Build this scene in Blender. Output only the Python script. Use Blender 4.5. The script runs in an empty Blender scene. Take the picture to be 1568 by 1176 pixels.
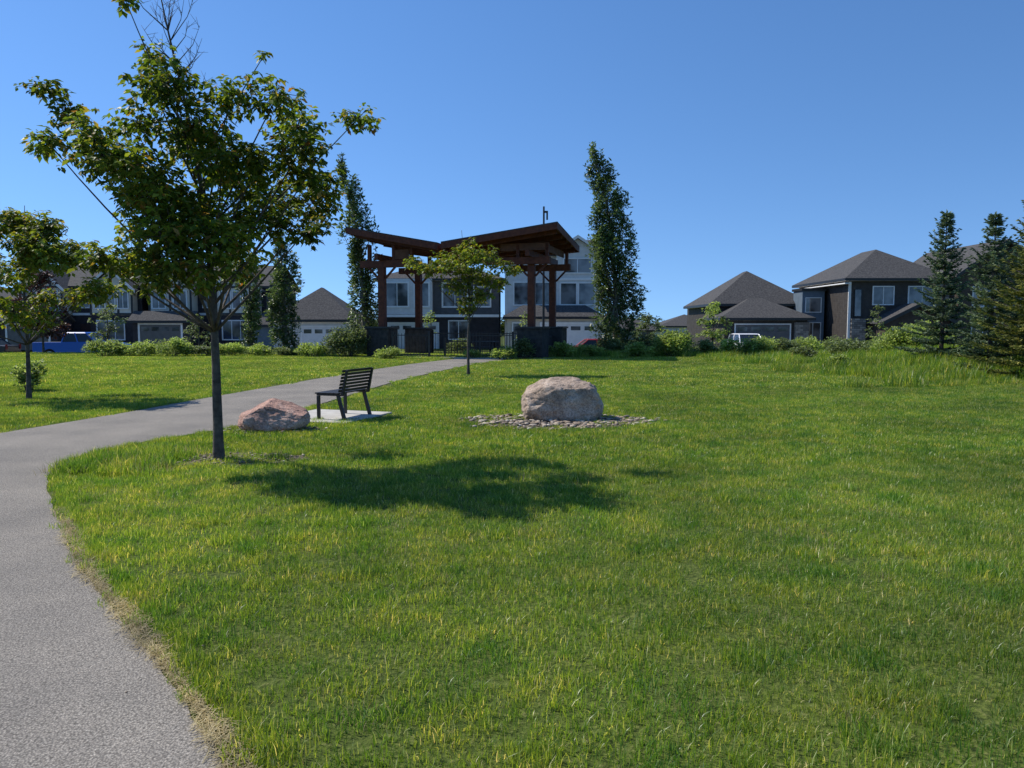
import bpy, math, random
import numpy as np
from mathutils import Vector, Matrix, noise
random.seed(7)
rng = np.random.default_rng(7)
sc = bpy.context.scene
sc.view_settings.view_transform = 'Standard'
sc.view_settings.look = 'None'
sc.view_settings.exposure = 0

# ------------------------------------------------------------------ helpers
def smooth(a, b, x):
    t = np.clip((x - a) / (b - a), 0, 1)
    return t * t * (3 - 2 * t)

def H(x, y):
    x = np.asarray(x, float); y = np.asarray(y, float)
    z = -0.75 * smooth(46, 50.5, y) + 0.45 * smooth(59, 64, y)
    z = z + 0.70 * np.exp(-(((x - 18) / 5.5) ** 2 + ((y - 28) / 8.0) ** 2))
    z = z + 0.12 * np.exp(-(((x + 18) / 5.5) ** 2 + ((y - 30) / 8.0) ** 2))
    return z

def hz(x, y):
    return float(H(x, y))

def empty(name, loc=(0, 0, 0), rot=0.0):
    e = bpy.data.objects.new(name, None)
    e.location = loc
    e.rotation_euler = (0, 0, rot)
    e.empty_display_size = 0.2
    sc.collection.objects.link(e)
    return e

class B:
    def __init__(s):
        s.v = []; s.f = []; s.m = []
    def add(s, vs, fs, mi=0):
        n = len(s.v)
        s.v.extend([tuple(p) for p in vs])
        for f in fs:
            s.f.append(tuple(i + n for i in f)); s.m.append(mi)
    def box(s, x0, x1, y0, y1, z0, z1, mi=0):
        s.add([(x0,y0,z0),(x1,y0,z0),(x1,y1,z0),(x0,y1,z0),(x0,y0,z1),(x1,y0,z1),(x1,y1,z1),(x0,y1,z1)],
              [(0,3,2,1),(4,5,6,7),(0,1,5,4),(1,2,6,5),(2,3,7,6),(3,0,4,7)], mi)
    def hexa(s, bot, top, mi=0):
        n = len(bot)
        s.add(list(bot) + list(top),
              [tuple(range(n))[::-1], tuple(range(n, 2*n))] + [(i, (i+1) % n, n + (i+1) % n, n + i) for i in range(n)], mi)
    def tube(s, pts, rad, n=6, mi=0):
        pts = [Vector(p) for p in pts]
        base = len(s.v)
        for i, p in enumerate(pts):
            d = (pts[min(i+1, len(pts)-1)] - pts[max(i-1, 0)]).normalized()
            a = d.cross(Vector((0.31, 0.95, 0.05)))
            if a.length < 1e-3: a = d.cross(Vector((1, 0, 0)))
            a.normalize(); b = d.cross(a)
            for k in range(n):
                t = 2*math.pi*k/n
                s.v.append(tuple(p + (a*math.cos(t) + b*math.sin(t)) * rad[i]))
        for i in range(len(pts)-1):
            for k in range(n):
                s.f.append((base+i*n+k, base+i*n+(k+1) % n, base+(i+1)*n+(k+1) % n, base+(i+1)*n+k)); s.m.append(mi)
        s.f.append(tuple(base+k for k in range(n))[::-1]); s.m.append(mi)
        e = base+(len(pts)-1)*n
        s.f.append(tuple(e+k for k in range(n))); s.m.append(mi)
    def obj(s, name, mats, parent=None, smooth_=False, bevel=0, loc=None, rot=0):
        me = bpy.data.meshes.new(name)
        me.from_pydata(s.v, [], s.f)
        for m in (mats if isinstance(mats, (list, tuple)) else [mats]):
            me.materials.append(m)
        me.polygons.foreach_set('material_index', s.m)
        if smooth_:
            me.polygons.foreach_set('use_smooth', [True]*len(s.f))
        me.update()
        o = bpy.data.objects.new(name, me)
        sc.collection.objects.link(o)
        if parent: o.parent = parent
        if loc: o.location = loc
        if rot: o.rotation_euler = (0, 0, rot)
        if bevel:
            bm = o.modifiers.new('bevel', 'BEVEL'); bm.width = bevel; bm.segments = 2; bm.limit_method = 'ANGLE'
        return o

def np_mesh(name, V, F, mat):
    me = bpy.data.meshes.new(name)
    F = np.asarray(F, np.int32); V = np.asarray(V, np.float32)
    k = F.shape[1]
    me.vertices.add(len(V)); me.vertices.foreach_set('co', V.ravel())
    me.loops.add(F.size); me.loops.foreach_set('vertex_index', F.ravel())
    me.polygons.add(len(F))
    me.polygons.foreach_set('loop_start', np.arange(0, F.size, k, dtype=np.int32))
    me.polygons.foreach_set('loop_total', np.full(len(F), k, np.int32))
    me.update(calc_edges=True)
    me.materials.append(mat)
    return me

# ------------------------------------------------------------------ materials
def nt_mat(name):
    m = bpy.data.materials.new(name); m.use_nodes = True
    nt = m.node_tree; nt.nodes.clear()
    out = nt.nodes.new('ShaderNodeOutputMaterial')
    return m, nt, out

def ramp(nt, stops):
    r = nt.nodes.new('ShaderNodeValToRGB')
    el = r.color_ramp.elements
    while len(el) < len(stops): el.new(0.5)
    for e, (p, c) in zip(el, stops):
        e.position = p; e.color = (c[0], c[1], c[2], 1)
    return r

def rough_mat(name, c1, c2, scale=8, rough=0.8, bump=0.2, bscale=None, metallic=0, spec=0.3, detail=6, stripes=None, sdist=0.004):
    m, nt, out = nt_mat(name)
    p = nt.nodes.new('ShaderNodeBsdfPrincipled')
    p.inputs['Roughness'].default_value = rough
    p.inputs['Metallic'].default_value = metallic
    p.inputs['Specular IOR Level'].default_value = spec
    tc = nt.nodes.new('ShaderNodeTexCoord')
    n = nt.nodes.new('ShaderNodeTexNoise'); n.inputs['Scale'].default_value = scale; n.inputs['Detail'].default_value = detail
    nt.links.new(tc.outputs['Object'], n.inputs['Vector'])
    r = ramp(nt, [(0.3, c1), (0.7, c2)])
    nt.links.new(n.outputs['Fac'], r.inputs['Fac'])
    nt.links.new(r.outputs['Color'], p.inputs['Base Color'])
    if bump:
        bp = nt.nodes.new('ShaderNodeBump'); bp.inputs['Strength'].default_value = bump; bp.inputs['Distance'].default_value = 0.02
        if stripes:
            w = nt.nodes.new('ShaderNodeTexWave'); w.bands_direction = stripes[0]; w.wave_profile = 'SAW'
            w.inputs['Scale'].default_value = stripes[1]
            nt.links.new(tc.outputs['Object'], w.inputs['Vector'])
            nt.links.new(w.outputs['Fac'], bp.inputs['Height'])
        else:
            n2 = nt.nodes.new('ShaderNodeTexNoise'); n2.inputs['Scale'].default_value = bscale or scale*4; n2.inputs['Detail'].default_value = 4
            nt.links.new(tc.outputs['Object'], n2.inputs['Vector'])
            nt.links.new(n2.outputs['Fac'], bp.inputs['Height'])
        nt.links.new(bp.outputs['Normal'], p.inputs['Normal'])
    nt.links.new(p.outputs[0], out.inputs[0])
    return m

def leaf_mat(name, stops, transl=0.4, noise_scale=1.2, tcol=(1.3, 1.35, 0.6), rough=0.5, spec=0.3, dark=0.55, gain=1.0, noise2=None):
    """foliage: per-leaf random colour, modulated by a spatial noise"""
    m, nt, out = nt_mat(name)
    g = nt.nodes.new('ShaderNodeNewGeometry')
    r = ramp(nt, [(p_, tuple(min(1, q*gain) for q in c_)) for p_, c_ in stops])
    nt.links.new(g.outputs['Random Per Island'], r.inputs['Fac'])
    n = nt.nodes.new('ShaderNodeTexNoise'); n.inputs['Scale'].default_value = noise_scale; n.inputs['Detail'].default_value = 3
    nt.links.new(g.outputs['Position'], n.inputs['Vector'])
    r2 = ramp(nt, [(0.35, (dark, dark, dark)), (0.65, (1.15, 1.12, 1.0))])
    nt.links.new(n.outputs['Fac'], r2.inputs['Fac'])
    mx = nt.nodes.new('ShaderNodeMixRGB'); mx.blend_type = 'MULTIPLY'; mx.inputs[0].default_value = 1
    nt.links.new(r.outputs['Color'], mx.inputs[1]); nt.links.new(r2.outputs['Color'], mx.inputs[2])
    if noise2:
        n_b = nt.nodes.new('ShaderNodeTexNoise'); n_b.inputs['Scale'].default_value = noise2; n_b.inputs['Detail'].default_value = 3
        nt.links.new(g.outputs['Position'], n_b.inputs['Vector'])
        r_b = ramp(nt, [(0.34, (0.55, 0.76, 0.7)), (0.5, (1, 1, 1)), (0.66, (1.45, 1.18, 1.35))])
        nt.links.new(n_b.outputs['Fac'], r_b.inputs['Fac'])
        mx0 = mx
        mx = nt.nodes.new('ShaderNodeMixRGB'); mx.blend_type = 'MULTIPLY'; mx.inputs[0].default_value = 1
        nt.links.new(mx0.outputs[0], mx.inputs[1]); nt.links.new(r_b.outputs[0], mx.inputs[2])
    p = nt.nodes.new('ShaderNodeBsdfPrincipled'); p.inputs['Roughness'].default_value = rough
    p.inputs['Specular IOR Level'].default_value = spec
    nt.links.new(mx.outputs[0], p.inputs['Base Color'])
    t = nt.nodes.new('ShaderNodeBsdfTranslucent')
    m2 = nt.nodes.new('ShaderNodeMixRGB'); m2.blend_type = 'MULTIPLY'; m2.inputs[0].default_value = 1
    m2.inputs[2].default_value = (*tcol, 1)
    nt.links.new(mx.outputs[0], m2.inputs[1]); nt.links.new(m2.outputs[0], t.inputs['Color'])
    ms = nt.nodes.new('ShaderNodeMixShader'); ms.inputs[0].default_value = transl
    nt.links.new(p.outputs[0], ms.inputs[1]); nt.links.new(t.outputs[0], ms.inputs[2])
    nt.links.new(ms.outputs[0], out.inputs[0])
    return m

M_bark = rough_mat('bark', (0.055, 0.045, 0.038), (0.15, 0.125, 0.10), 14, 0.9, 0.6, 40)
M_bark_lt = rough_mat('bark_light', (0.10, 0.09, 0.07), (0.22, 0.2, 0.16), 14, 0.9, 0.5, 40)
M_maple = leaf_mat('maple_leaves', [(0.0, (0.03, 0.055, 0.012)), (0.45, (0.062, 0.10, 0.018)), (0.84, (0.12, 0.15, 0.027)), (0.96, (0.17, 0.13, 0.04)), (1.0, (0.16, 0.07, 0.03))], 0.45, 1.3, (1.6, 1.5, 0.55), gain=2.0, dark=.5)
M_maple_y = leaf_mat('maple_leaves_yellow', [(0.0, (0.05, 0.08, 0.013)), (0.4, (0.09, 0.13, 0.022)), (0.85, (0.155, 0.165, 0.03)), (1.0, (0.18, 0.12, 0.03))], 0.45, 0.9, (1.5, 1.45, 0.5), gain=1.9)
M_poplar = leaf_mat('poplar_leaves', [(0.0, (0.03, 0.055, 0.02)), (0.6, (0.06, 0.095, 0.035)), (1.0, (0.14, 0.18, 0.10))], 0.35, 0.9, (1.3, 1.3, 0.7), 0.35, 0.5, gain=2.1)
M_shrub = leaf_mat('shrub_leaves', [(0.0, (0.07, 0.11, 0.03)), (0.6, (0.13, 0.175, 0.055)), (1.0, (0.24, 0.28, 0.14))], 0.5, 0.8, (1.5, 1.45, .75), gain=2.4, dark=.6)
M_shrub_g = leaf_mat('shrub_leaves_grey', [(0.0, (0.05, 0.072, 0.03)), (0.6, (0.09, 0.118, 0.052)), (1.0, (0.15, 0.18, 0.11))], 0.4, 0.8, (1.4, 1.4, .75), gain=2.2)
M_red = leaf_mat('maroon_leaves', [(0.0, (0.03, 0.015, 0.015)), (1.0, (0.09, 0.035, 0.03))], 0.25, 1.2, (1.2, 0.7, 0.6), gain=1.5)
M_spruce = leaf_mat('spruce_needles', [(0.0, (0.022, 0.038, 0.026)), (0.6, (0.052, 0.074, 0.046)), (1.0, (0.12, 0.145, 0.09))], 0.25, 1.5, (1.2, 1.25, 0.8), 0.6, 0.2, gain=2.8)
M_spruce_y = leaf_mat('pine_needles', [(0.0, (0.035, 0.05, 0.015)), (0.6, (0.08, 0.09, 0.025)), (1.0, (0.17, 0.16, 0.05))], 0.25, 1.5, (1.2, 1.2, 0.7), 0.6, 0.2, gain=2.4)
M_far = leaf_mat('far_leaves', [(0.0, (0.03, 0.05, 0.02)), (1.0, (0.08, 0.11, 0.04))], 0.2, 0.3, gain=1.5)
M_grass = leaf_mat('grass_blades', [(0.0, (0.05, 0.10, 0.016)), (0.45, (0.095, 0.155, 0.024)), (0.8, (0.145, 0.20, 0.04)), (0.93, (0.24, 0.26, 0.095)), (1.0, (0.45, 0.41, 0.25))], 0.5, 0.45, (1.65, 1.55, 0.55), 0.38, 0.55, 0.74, gain=1.85, noise2=2.4)
M_straw = leaf_mat('dry_grass', [(0.0, (0.28, 0.22, 0.11)), (1.0, (0.58, 0.49, 0.29))], 0.3, 2.0, (1.2, 1.2, 0.8), gain=1.15)

def asphalt(name, lo, hi, spot):
    m, nt, out = nt_mat(name)
    g = nt.nodes.new('ShaderNodeNewGeometry')
    p = nt.nodes.new('ShaderNodeBsdfPrincipled'); p.inputs['Roughness'].default_value = 0.9; p.inputs['Specular IOR Level'].default_value = 0.25
    n = nt.nodes.new('ShaderNodeTexNoise'); n.inputs['Scale'].default_value = 75; n.inputs['Detail'].default_value = 6; n.inputs['Roughness'].default_value = 0.85
    v = nt.nodes.new('ShaderNodeTexVoronoi'); v.inputs['Scale'].default_value = 110
    n3 = nt.nodes.new('ShaderNodeTexNoise'); n3.inputs['Scale'].default_value = 0.9; n3.inputs['Detail'].default_value = 7; n3.inputs['Roughness'].default_value = .6
    for q in (n, v, n3): nt.links.new(g.outputs['Position'], q.inputs['Vector'])
    r = ramp(nt, [(0.34, lo), (0.5, hi), (0.66, spot)])
    nt.links.new(n.outputs['Fac'], r.inputs['Fac'])
    r3 = ramp(nt, [(0.3, (0.76, 0.76, 0.76)), (0.7, (1.14, 1.12, 1.08))])
    nt.links.new(n3.outputs['Fac'], r3.inputs['Fac'])
    rv = ramp(nt, [(0.0, (1.4, 1.35, 1.28)), (0.4, (0.95, 0.95, 0.95)), (0.75, (0.45, 0.45, 0.45))])
    nt.links.new(v.outputs['Distance'], rv.inputs['Fac'])
    a = nt.nodes.new('ShaderNodeMixRGB'); a.blend_type = 'MULTIPLY'; a.inputs[0].default_value = 1
    b = nt.nodes.new('ShaderNodeMixRGB'); b.blend_type = 'MULTIPLY'; b.inputs[0].default_value = 0.85
    nt.links.new(r.outputs[0], a.inputs[1]); nt.links.new(r3.outputs[0], a.inputs[2])
    nt.links.new(a.outputs[0], b.inputs[1]); nt.links.new(rv.outputs[0], b.inputs[2])
    nt.links.new(b.outputs[0], p.inputs['Base Color'])
    bp = nt.nodes.new('ShaderNodeBump'); bp.inputs['Strength'].default_value = 0.8; bp.inputs['Distance'].default_value = 0.004
    nt.links.new(v.outputs['Distance'], bp.inputs['Height']); nt.links.new(bp.outputs[0], p.inputs['Normal'])
    nt.links.new(p.outputs[0], out.inputs[0])
    return m
M_path = asphalt('path_asphalt', (0.13, 0.114, 0.098), (0.275, 0.25, 0.218), (0.50, 0.46, 0.40))
M_road = asphalt('road_asphalt', (0.05, 0.05, 0.052), (0.09, 0.09, 0.09), (0.13, 0.13, 0.13))
M_conc = rough_mat('concrete', (0.42, 0.395, 0.35), (0.56, 0.53, 0.47), 5, 0.9, 0.2, 60)

def ground_mat():
    m, nt, out = nt_mat('ground_turf')
    g = nt.nodes.new('ShaderNodeNewGeometry')
    p = nt.nodes.new('ShaderNodeBsdfPrincipled'); p.inputs['Roughness'].default_value = 0.95; p.inputs['Specular IOR Level'].default_value = 0.1
    n = nt.nodes.new('ShaderNodeTexNoise'); n.inputs['Scale'].default_value = 30; n.inputs['Detail'].default_value = 6
    n2 = nt.nodes.new('ShaderNodeTexNoise'); n2.inputs['Scale'].default_value = 0.35; n2.inputs['Detail'].default_value = 4
    for q in (n, n2): nt.links.new(g.outputs['Position'], q.inputs['Vector'])
    r = ramp(nt, [(0.3, (0.045, 0.065, 0.018)), (0.55, (0.10, 0.13, 0.03)), (0.8, (0.21, 0.20, 0.09))])
    r2 = ramp(nt, [(0.3, (0.8, 0.85, 0.8)), (0.7, (1.25, 1.2, 1.0))])
    nt.links.new(n.outputs[0], r.inputs[0]); nt.links.new(n2.outputs[0], r2.inputs[0])
    a = nt.nodes.new('ShaderNodeMixRGB'); a.blend_type = 'MULTIPLY'; a.inputs[0].default_value = 1
    nt.links.new(r.outputs[0], a.inputs[1]); nt.links.new(r2.outputs[0], a.inputs[2])
    nt.links.new(a.outputs[0], p.inputs['Base Color'])
    bp = nt.nodes.new('ShaderNodeBump'); bp.inputs['Strength'].default_value = 0.8; bp.inputs['Distance'].default_value = 0.04
    nt.links.new(n.outputs[0], bp.inputs['Height']); nt.links.new(bp.outputs[0], p.inputs['Normal'])
    nt.links.new(p.outputs[0], out.inputs[0])
    return m
M_ground = ground_mat()
M_soil = rough_mat('soil', (0.08, 0.06, 0.04), (0.20, 0.16, 0.11), 12, 0.95, 0.6, 60)

# ------------------------------------------------------------------ ground sheet
def axis(lo, hi, step, far):
    a = list(np.arange(lo, hi + 1e-6, step))
    s = step; x = hi
    up = []
    while x < far:
        s *= 1.5; x += s; up.append(x)
    s = step; x = lo; dn = []
    while x > -far:
        s *= 1.5; x -= s; dn.append(x)
    return np.array(dn[::-1] + a + up)
xs = axis(-45, 45, 1.0, 2500); ys = axis(-10, 75, 0.75, 2500)
X, Y = np.meshgrid(xs, ys)
V = np.stack([X, Y, H(X, Y)], -1).reshape(-1, 3)
nx, ny = len(xs), len(ys)
i, j = np.meshgrid(np.arange(nx-1), np.arange(ny-1))
a = (j*nx + i).ravel()
F = np.stack([a, a+1, a+nx+1, a+nx], -1)
ground = bpy.data.objects.new('ground', np_mesh('ground', V, F, M_ground))
ground.data.polygons.foreach_set('use_smooth', np.ones(len(F), bool))
sc.collection.objects.link(ground)

def catmull(pts, n=8):
    P = [np.array(p, float) for p in pts]
    P = [2*P[0]-P[1]] + P + [2*P[-1]-P[-2]]
    o = []
    for k in range(1, len(P)-2):
        for t in np.arange(n)/n:
            p0, p1, p2, p3 = P[k-1:k+3]
            o.append(0.5*((2*p1)+(-p0+p2)*t+(2*p0-5*p1+4*p2-p3)*t*t+(-p0+3*p1-3*p2+p3)*t**3))
    o.append(P[-2])
    return np.array(o)

inner = catmull([(2.0,-4),(1.1,-1.4),(0.2,0.6),(-0.52,1.9),(-1.12,2.77),(-1.60,3.4),(-2.14,4.07),(-2.84,4.93),(-3.61,6.04),(-4.62,7.49),(-5.2,8.6),(-5.33,9.4),(-5.14,10.3),(-4.75,11.2),(-4.4,12.2),(-4.15,13.6),(-4.0,15),(-3.75,18),(-3.4,22),(-2.9,25.5),(-2.1,30),(-1.2,34),(0.2,38.0)])
outer = catmull([(-1.2,-5),(-2.4,-1.6),(-3.2,0.4),(-3.9,2.0),(-4.5,3.3),(-5.1,4.4),(-5.9,5.5),(-6.7,6.7),(-7.5,8.0),(-7.85,9.2),(-7.8,10.4),(-7.65,11.4),(-7.45,12.4),(-7.25,13.6),(-7.1,14.6),(-6.75,17.5),(-6.2,21.5),(-5.6,25.5),(-4.8,30),(-3.9,34),(-2.6,38.6)])
def resample(P, n):
    d = np.r_[0, np.cumsum(np.linalg.norm(np.diff(P, axis=0), axis=1))]
    t = np.linspace(0, d[-1], n)
    return np.stack([np.interp(t, d, P[:, 0]), np.interp(t, d, P[:, 1])], -1)
NI = 260
inn = resample(inner, NI); ott = resample(outer, NI)
inn[:, 0] += rng.normal(0, 0.012, NI)
b = B()
for k in range(NI-1):
    p = [inn[k], inn[k+1], ott[k+1], ott[k]]
    b.add([(q[0], q[1], hz(*q)+0.012) for q in p] , [(0, 1, 2, 3)])
path = b.obj('asphalt_path', M_path)
PATH = np.vstack([inn[::2], ott[::2][::-1]])

def inside(P, poly):
    x, y = P[:, 0], P[:, 1]
    c = np.zeros(len(P), bool)
    n = len(poly)
    for k in range(n):
        x0, y0 = poly[k]; x1, y1 = poly[(k+1) % n]
        cond = ((y0 > y) != (y1 > y))
        with np.errstate(divide='ignore', invalid='ignore'):
            xi = (x1-x0)*(y-y0)/(y1-y0+1e-12)+x0
        c ^= cond & (x < xi)
    return c
def edge_dist(P, poly):
    d = np.full(len(P), 1e9)
    n = len(poly)
    for k in range(n):
        a_ = poly[k]; b_ = poly[(k+1) % n]; ab = b_-a_
        t = np.clip(((P-a_)@ab)/(ab@ab+1e-12), 0, 1)
        d = np.minimum(d, np.linalg.norm(P-(a_+t[:, None]*ab), axis=1))
    return d

# ------------------------------------------------------------------ grass
gcol = bpy.data.collections.new('grass_patches')
patch_n = 0
def patch(size, nbl, w, l0, l1, lean=0.6, mat=M_grass, disc=False):
    global patch_n
    n = nbl
    if disc:
        r_ = size/2*np.sqrt(rng.random(n)); t_ = rng.random(n)*2*np.pi
        bx, by = r_*np.cos(t_), r_*np.sin(t_)
    else:
        bx = (rng.random(n)-.5)*size; by = (rng.random(n)-.5)*size
    L = l0+(l1-l0)*rng.random(n)**1.5
    th = rng.random(n)*2*np.pi
    ph = rng.random(n)*2*np.pi
    ln = lean*rng.random(n)
    dx, dy = np.cos(th), np.sin(th)
    wx, wy = np.cos(ph)*w/2, np.sin(ph)*w/2
    mx, my = bx+dx*L*ln*0.35, by+dy*L*ln*0.35
    tx, ty = bx+dx*L*ln, by+dy*L*ln
    zt = L*np.sqrt(np.clip(1-(ln*0.85)**2, 0.1, 1))
    z0 = np.full(n, -0.005)
    V = np.stack([np.stack([bx-wx, by-wy, z0], -1), np.stack([bx+wx, by+wy, z0], -1),
                  np.stack([mx+wx*.8, my+wy*.8, zt*0.58], -1), np.stack([mx-wx*.8, my-wy*.8, zt*0.58], -1),
                  np.stack([tx, ty, zt], -1)], 1).reshape(-1, 3)
    k = np.arange(n)*5
    F = np.concatenate([np.stack([k, k+1, k+2], -1), np.stack([k, k+2, k+3], -1), np.stack([k+3, k+2, k+4], -1)])
    me = np_mesh('grass_patch', V, F, mat)
    o = bpy.data.objects.new('grass_patch_%02d' % patch_n, me)
    gcol.objects.link(o); patch_n += 1
for _ in range(6): patch(0.32, 380, 0.0037, 0.022, 0.062, 1.0)          # 0-5 near lawn
for _ in range(2): patch(0.22, 170, 0.0042, 0.04, 0.10, 0.85, disc=True)     # 6-7 lush tufts
for _ in range(4): patch(0.32, 220, 0.006, 0.025, 0.065, 0.9)           # 8-11 mid
for _ in range(3): patch(0.75, 560, 0.012, 0.03, 0.08, 0.8)           # 12-14 far
for _ in range(2): patch(0.3, 50, 0.003, 0.04, 0.10, 1.1, M_straw, disc=True)   # 15-16 dry wisps
for _ in range(2): patch(0.8, 420, 0.014, 0.10, 0.40, 0.6)              # 17-18 unmown far growth

STONES = (0.78, 12.75, 1.6, 0.95)      # pebble bed ellipse
def grid_pts(y0, y1, sp):
    yy = np.arange(y0, y1, sp)
    P = []
    for y in yy:
        half = 0.74*abs(y)+2.5
        x = np.arange(-half, half, sp)
        P.append(np.stack([x, np.full(len(x), y)], -1))
    P = np.vstack(P); P += (rng.random(P.shape)-.5)*sp*0.6
    return P
def keep(P, m):
    ok = ~inside(P, PATH) & (edge_dist(P, PATH) > m)
    e = ((P[:, 0]-STONES[0])/STONES[2])**2 + ((P[:, 1]-STONES[1])/STONES[3])**2
    ok &= ~((e < 0.95) & (rng.random(len(P)) < 0.97-0.5*e))
    ok &= ~(((P[:, 0]+3.35)/1.75)**2 + ((P[:, 1]-13.75)/1.1)**2 < 0.55)
    ok &= ~(np.hypot((P[:, 0]+3.42)/0.95, (P[:, 1]-9.15)/0.5) < 1) | (rng.random(len(P)) < 0.5) & ok
    return P[ok]
pts = []; idx = []; scl = []
def addp(P, ids, s0, s1):
    pts.append(P); idx.append(rng.choice(ids, len(P))); scl.append(s0+(s1-s0)*rng.random(len(P)))
addp(keep(grid_pts(1.2, 9, 0.25), 0.11), range(0, 6), 0.8, 1.25)
addp(keep(grid_pts(9, 20, 0.25), 0.13), range(8, 12), 0.8, 1.3)
addp(keep(grid_pts(20, 47, 0.55), 0.3), range(12, 15), 0.8, 1.3)
P = keep(grid_pts(1.5, 14, 0.42), 0.10)
nz = np.array([noise.noise(Vector((p[0]*0.9, p[1]*0.9, 3.1)))+0.6*noise.noise(Vector((p[0]*3, p[1]*3, 7.1))) for p in P])
addp(P[nz > 0.16], [6, 7], 0.6, 1.25)
P = keep(grid_pts(1.5, 20, 0.55), 0.08)
nz = np.array([noise.noise(Vector((p[0]*0.6+9, p[1]*0.6, 1.1))) for p in P])
addp(P[rng.random(len(P)) < 0.5+0.9*nz], [15, 16], 0.5, 1.0)
P = keep(grid_pts(20, 46, 0.6), 0.3)
m_ = np.exp(-(((P[:, 0]-16.5)/4.6)**2+((P[:, 1]-27)/9)**2))+0.8*np.exp(-((P[:, 1]-43.0)/2.8)**2)*(P[:, 0] > 1)
addp(P[rng.random(len(P)) < m_*1.25], [17, 18], 0.6, 1.25)
e = resample(inner[24:130], 260)
nrm = np.stack([np.gradient(e[:, 1]), -np.gradient(e[:, 0])], -1); nrm /= np.linalg.norm(nrm, axis=1)[:, None]
E = e + nrm*(0.06+0.12*rng.random((len(e), 1)))
addp(E, [6, 7, 6, 7, 15], 0.4, 1.0)
E2 = np.array([(-5.0+1.1*random.random(), 8.1+1.5*random.random()) for _ in range(60)])
E2 = E2[~inside(E2, PATH) & (edge_dist(E2, PATH) > 0.08)]
addp(E2, [6, 7, 15], 1.2, 2.0)
P = np.vstack(pts); IDX = np.concatenate(idx).astype(np.int32); S = np.concatenate(scl).astype(np.float32)
Z = H(P[:, 0], P[:, 1])
me = bpy.data.meshes.new('lawn_grass')
me.vertices.add(len(P)); me.vertices.foreach_set('co', np.column_stack([P, Z]).astype(np.float32).ravel())
at = me.attributes.new('inst_idx', 'INT', 'POINT'); at.data.foreach_set('value', IDX)
at = me.attributes.new('inst_scale', 'FLOAT', 'POINT'); at.data.foreach_set('value', S)
R = np.zeros((len(P), 3), np.float32); R[:, 2] = rng.random(len(P))*6.283
at = me.attributes.new('inst_rot', 'FLOAT_VECTOR', 'POINT'); at.data.foreach_set('vector', R.ravel())
lawn = bpy.data.objects.new('lawn_grass', me); sc.collection.objects.link(lawn)
ng = bpy.data.node_groups.new('grass_scatter', 'GeometryNodeTree')
ng.interface.new_socket('Geometry', in_out='INPUT', socket_type='NodeSocketGeometry')
ng.interface.new_socket('Geometry', in_out='OUTPUT', socket_type='NodeSocketGeometry')
gi = ng.nodes.new('NodeGroupInput'); go = ng.nodes.new('NodeGroupOutput')
ci = ng.nodes.new('GeometryNodeCollectionInfo'); ci.inputs['Collection'].default_value = gcol
ci.inputs['Separate Children'].default_value = True; ci.inputs['Reset Children'].default_value = True
ip = ng.nodes.new('GeometryNodeInstanceOnPoints'); ip.inputs['Pick Instance'].default_value = True
def nattr(t, nm):
    n = ng.nodes.new('GeometryNodeInputNamedAttribute'); n.data_type = t; n.inputs['Name'].default_value = nm
    return [o for o in n.outputs if o.enabled and o.name == 'Attribute'][0]
ng.links.new(gi.outputs[0], ip.inputs['Points']); ng.links.new(ci.outputs[0], ip.inputs['Instance'])
ng.links.new(nattr('INT', 'inst_idx'), ip.inputs['Instance Index'])
ng.links.new(nattr('FLOAT_VECTOR', 'inst_rot'), ip.inputs['Rotation'])
ng.links.new(nattr('FLOAT', 'inst_scale'), ip.inputs['Scale'])
ng.links.new(ip.outputs[0], go.inputs[0])
lawn.modifiers.new('scatter', 'NODES').node_group = ng

def straw(edge, n, spread, name):
    k = rng.integers(0, len(edge)-1, n); t = rng.random(n)[:, None]
    c = edge[k]*(1-t)+edge[k+1]*t
    d = edge[k+1]-edge[k]; d /= np.linalg.norm(d, axis=1)[:, None]
    nr = np.stack([d[:, 1], -d[:, 0]], -1)
    wob = np.array([noise.noise(Vector((q[0]*1.7, q[1]*1.7, 0))) for q in c])
    c = c + nr*((rng.normal(0, 1, n)*spread*(0.4+1.1*np.clip(wob+.5, 0, 1)))+0.03)[:, None]
    L = 0.03+0.07*rng.random(n); th = rng.random(n)*6.283
    a_ = np.stack([np.cos(th)*L/2, np.sin(th)*L/2], -1); w_ = np.stack([-np.sin(th), np.cos(th)], -1)*0.0018
    z0 = 0.016+0.012*rng.random(n); z1 = z0+0.02*rng.random(n)
    V = np.stack([np.column_stack([c-a_-w_, z0]), np.column_stack([c-a_+w_, z0]), np.column_stack([c+a_+w_*.5, z1]), np.column_stack([c+a_-w_*.5, z1])], 1).reshape(-1, 3)
    k = np.arange(n)*4
    o = bpy.data.objects.new(name, np_mesh(name, V, np.stack([k, k+1, k+2, k+3], -1), M_straw)); sc.collection.objects.link(o)
ine = resample(inner, 400)
straw(ine[(ine[:, 1] > 1.5) & (ine[:, 1] < 6.6)], 5600, 0.026, 'dry_grass_edge')

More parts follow.
